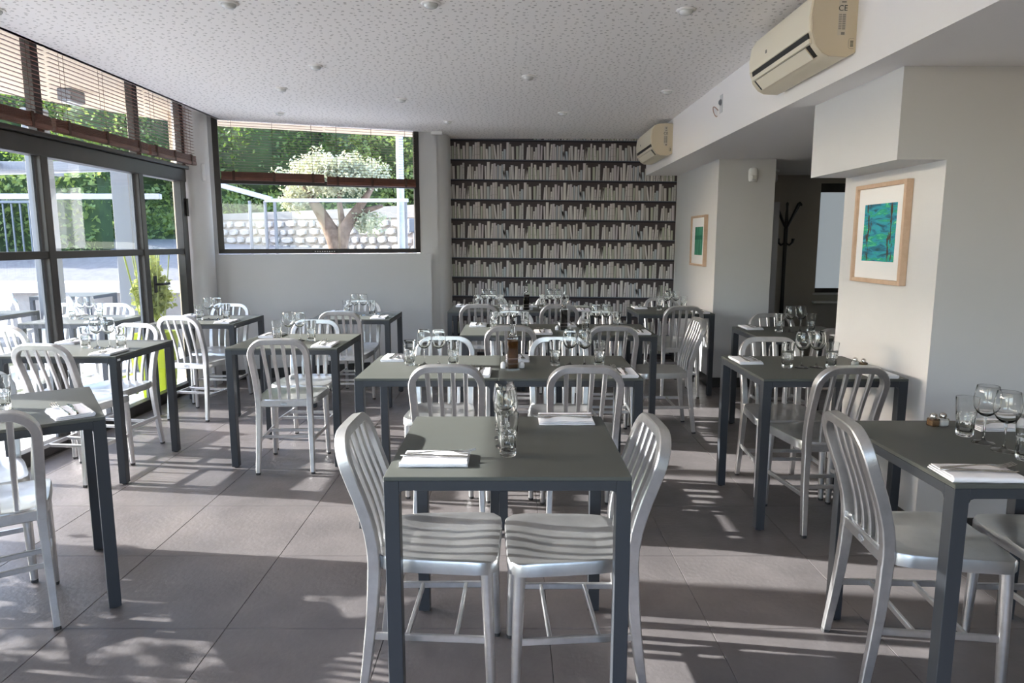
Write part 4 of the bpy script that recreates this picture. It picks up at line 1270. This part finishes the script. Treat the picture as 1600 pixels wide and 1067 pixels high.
# hedge with railing behind the road (left view)
t = empty('roadside_railing', (-12, 13.0, 1.15))
for k in range(58):
    link('baluster', BAL if k else (BAL := MB().box(-0.012, 0.012, -0.012, 0.012, 0, 0.95).mesh('baluster', M['grey_metal'])), t, (-6.0 + k*0.16, 0, 0))
link('top_rail', MB().bbox(-6.1, 3.2, -0.025, 0.025, 0.95, 1.0, 0.004).mesh('top_rail', M['grey_metal']), t)
tag(t, 'thin grey railing along the road seen through the left glazing', 'railing')
hg = empty('hedge', (-11.5, 13.45, 1.1))
link('foliage', foliage_mesh('foliage', leaves(9000, lambda r: (r.uniform(-5,3.6), r.uniform(-.3,.3), r.uniform(0,1.7)), 0.13, 31), M['leaf_mid']), hg)['kind'] = 'stuff'
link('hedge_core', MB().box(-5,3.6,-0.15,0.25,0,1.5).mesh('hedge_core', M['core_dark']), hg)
tag(hg, 'long green hedge behind the thin railing along the road', 'hedge')

# stone wall seen through the rear window
SWa = Vector((-7.2, 15.2, 0)); SWb = Vector((-0.6, 12.6, 0))
sd = (SWb-SWa); SL = sd.length; sang = math.atan2(sd.y, sd.x)
sw = empty('stone_wall', SWa, sang)
link('mortar_bed', MB().box(0, SL, 0.0, 0.4, 0, 1.84).mesh('mortar_bed', M['mortar']), sw)
link('coping', MB().prism([(0,1.84),(SL,1.84),(SL,2.12),(SL*0.55,2.02),(0,1.96)], 'y', -0.02, 0.42).mesh('coping', M['concrete']), sw)
rs = random.Random(9)
SR = 8; sz0 = 0.55; rowh = (1.82-sz0)/SR
smeshes = []
for q in range(9):
    n = rs.choice((6,7,8)); ring0=[]; ring1=[]; ring2=[]
    off = rs.uniform(0,6)
    for k_ in range(n):
        a = off + 2*PI*k_/n
        r_ = rs.uniform(0.86,1.0)
        ex = 0.5*r_*math.copysign(abs(math.cos(a))**0.7, math.cos(a)); ez = 0.5*r_*math.copysign(abs(math.sin(a))**0.7, math.sin(a))
        ring0.append((ex, 0.02, ez)); ring1.append((ex*0.97, -0.03, ez*0.97)); ring2.append((ex*0.75, -0.05-rs.uniform(0,0.015), ez*0.75))
    smeshes.append(MB().rings([ring0, ring1, ring2], True).mesh('stone', STONES[q % 3]))
for r_ in range(SR):
    x = rs.uniform(-0.1, 0.05)
    while x < SL-0.1:
        w_ = rs.uniform(0.17, 0.34)
        o = link('stone', smeshes[rs.randrange(9)], sw, (max(0.1,x+w_/2), 0, sz0+(r_+0.5)*rowh + rs.uniform(-0.012,0.012)))
        o.scale = (w_*0.95, 1, rowh*rs.uniform(0.90,1.04)); o.rotation_euler = (0, rs.uniform(-0.12,0.12), 0)
        x += w_
tag(sw, 'pale rubble stone retaining wall seen through the rear window', 'wall')

# olive tree
ot = empty('olive_tree', (-2.80, 11.0, -0.03))
tr = MB().tube([(0.10,0,0),(0.08,0,0.7),(0.03,0.02,1.25),(-0.06,0,1.55),(-0.22,0,1.85),(-0.42,0.02,2.15),(-0.50,0,2.35)], [0.20,0.165,0.145,0.13,0.095,0.06,0.03], 12)
tr.tube([(0.05,0,1.30),(0.12,0.02,1.60),(0.30,0,1.85),(0.50,-0.05,2.10),(0.62,0,2.30)], [0.12,0.11,0.085,0.055,0.03], 10)
tr.tube([(0.25,0,1.80),(0.50,0.05,1.92),(0.75,0,1.98)], [0.07,0.05,0.025], 8)
tr.tube([(0.12,0,1.6),(0.05,0.1,2.0),(0.08,0,2.35)], [0.06,0.045,0.02], 8)
link('trunk', tr.mesh('trunk', M['bark'], smooth='all'), ot)
of = [leaves(9000, ball(0.90,0.75,0.30, cz=2.44, lo=0.35), 0.058, 41, clump=200, cr=2.8), leaves(1500, ball(0.28,0.3,0.20, cx=-0.62, cz=2.12, lo=0.3), 0.055, 42, clump=34, cr=2.5),
      leaves(900, ball(0.24,0.25,0.15, cx=0.52, cz=1.74, lo=0.3), 0.055, 43, clump=24, cr=2.5)]
link('crown', foliage_mesh('crown', of[0], M['leaf_olive']), ot)['kind'] = 'stuff'
for q in of[1:]:
    link('lower_foliage', foliage_mesh('lower_foliage', q, M['leaf_olive']), ot)['kind'] = 'stuff'
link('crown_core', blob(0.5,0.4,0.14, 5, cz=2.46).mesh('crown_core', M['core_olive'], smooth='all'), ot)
tag(ot, 'silvery olive tree with forked trunk outside the rear window', 'tree')

# street pole, windscreen
t = empty('street_pole', (-1.95, 12.2, -0.03))
link('shaft', MB().tube([(0,0,0.02),(0,0,5.0)], [0.07,0.06], 16).mesh('shaft', M['awning'], smooth='all'), t)
link('base', MB().tube([(0,0,0),(0,0,0.12)], [0.11,0.09], 16).mesh('base', M['awning'], smooth=40), t)
tag(t, 'tall pale metal street pole right of the olive tree', 'pole')
t = empty('glass_windscreen', (-3.55, 10.0, -0.03))
for x in (-0.22, 0.0, 0.14, 2.02): link('post', MB().bbox(x-0.018, x+0.018, -0.02, 0.02, 0.0, 2.0, 0.003).mesh('post', M['grey_metal']), t)
link('top_rail', MB().bbox(0.0, 2.06, -0.025, 0.025, 1.98, 2.03, 0.004).mesh('top_rail', M['awning']), t)
link('sloping_arm', MB().sweep([(-1.1,0,2.35),(0.1,0,2.02)], 0.035, 0.03, (0,0,1), 0.2).mesh('sloping_arm', M['awning']), t)
link('glass_panel', sheet(0.15, 2.0, 0, 0.1, 1.97).mesh('glass_panel', M['pane']), t)
link('glass_panel', sheet(-0.2, -0.02, 0, 0.1, 1.97).mesh('glass_panel', M['pane']), t)
tag(t, 'glass windscreen with slim grey posts and pale top rail outside', 'windscreen')
t = empty('parking_meter', (-1.62, 11.5, -0.03))
link('post', MB().tube([(0,0,0),(0,0,1.6)], 0.025, 10).mesh('post', M['grey_metal'], smooth=40), t)
link('head', MB().bbox(-0.10,0.10,-0.06,0.06,1.58,1.80,0.02).mesh('head', M['grey_metal']), t)
tag(t, 'slim grey post with a small box head, right of the street pole', 'post')

# bamboo in lime planter outside the door
t = empty('bamboo_planter', (-3.27, 6.22, -0.03))
link('planter_box', MB().add([(-0.10,-0.10,0),(0.10,-0.10,0),(0.10,0.10,0),(-0.10,0.10,0),(-0.14,-0.14,0.60),(0.14,-0.14,0.60),(0.14,0.14,0.60),(-0.14,0.14,0.60)], [(3,2,1,0),(4,5,6,7),(0,1,5,4),(1,2,6,5),(2,3,7,6),(3,0,4,7)]).mesh('planter_box', M['lime']), t)
cane = MB()
for k in range(14):
    a = rs.uniform(0,6.28); q = rs.uniform(0.02,0.12)
    cane.tube([(q*math.cos(a),q*math.sin(a),0.6),(2.2*q*math.cos(a),2.2*q*math.sin(a),1.3)], 0.005, 5)
link('canes', cane.mesh('canes', M['leaf_bamboo']), t)['kind'] = 'stuff'
link('foliage', foliage_mesh('foliage', leaves(3600, ball(0.12,0.18,0.34, cz=0.94, lo=0.1), 0.045, 51, clump=90, cr=1.6), M['leaf_bamboo']), t)['kind'] = 'stuff'
tag(t, 'bushy yellow-green bamboo in a lime planter outside the glass door', 'potted plant')

# planter hedge outside the near part of the glazing (throws the dappled shade on the front floor)
t = empty('planter_hedge', (-3.75, -3.0, -0.03))
link('planter_kerb', MB().bbox(-0.25, 0.25, 0, 6.30, 0, 0.16, 0.01).mesh('planter_kerb', M['concrete']), t)
link('foliage', foliage_mesh('foliage', leaves(9000, lambda r: (r.uniform(-.2,.2), r.uniform(0.15,6.1), 0.25 + 1.0*r.random()), 0.085, 61, clump=260, cr=2.6), M['leaf_mid']), t)['kind'] = 'stuff'
st_ = MB()
for k in range(24): st_.tube([(0,0.2+k*0.255,0.15),(0.03*math.sin(k),0.2+k*0.255,0.95)], 0.012, 5)
link('stems', st_.mesh('stems', M['bark']), t)['kind'] = 'stuff'
tag(t, 'loose leafy hedge on a concrete kerb outside the front end of the glazing', 'hedge')

# garden tree west of the terrace: its thin crown dapples the sun on the front of the room
t = empty('garden_tree', (-7.2, 1.15, -0.03))
link('trunk', MB().tube([(0,0,0),(0.04,0.05,1.4),(0,0,2.6)], [0.10,0.08,0.05], 10).mesh('trunk', M['bark'], smooth='all'), t)
link('crown', foliage_mesh('crown', leaves(4200, ball(0.9,1.1,0.85, cz=3.25, lo=0.2), 0.09, 71, clump=75, cr=3.0), M['leaf_mid']), t)['kind'] = 'stuff'
tag(t, 'thin leafy garden tree west of the terrace, outside the picture', 'tree')

# unseen bank added west of the terrace to block the low sky glow
bk = MB(); bv = []; NX, NY = 10, 16
for j in range(NY+1):
    for i in range(NX+1):
        x = -15.5 - i*1.1; y = -10 + j*23.0/NY
        bv.append((x, y, -0.1 + min(4.5, i*0.75) + 0.2*math.sin(y*1.1+i)))
bk.add(bv, [(j*(NX+1)+i, j*(NX+1)+i+1, (j+1)*(NX+1)+i+1, (j+1)*(NX+1)+i) for j in range(NY) for i in range(NX)])
struct('added_west_bank', bk, M['hill'], smooth='all')

# undergrowth over the rear bank
ug = leaves(30000, lambda r: (lambda x, y: (x, y, 1.3 + (y-15.8)*0.62 + 0.2*math.sin(x*1.3+y) + r.uniform(0.0, 0.55)))(r.uniform(-21, 2.5), 16.0 + 6.5*r.random()**1.4), 0.13, 91, clump=900, cr=2.6)
tag(link('undergrowth', foliage_mesh('undergrowth', ug, M['leaf_mid'])), 'low green undergrowth covering the bank behind the terrace', 'undergrowth', kind='stuff')
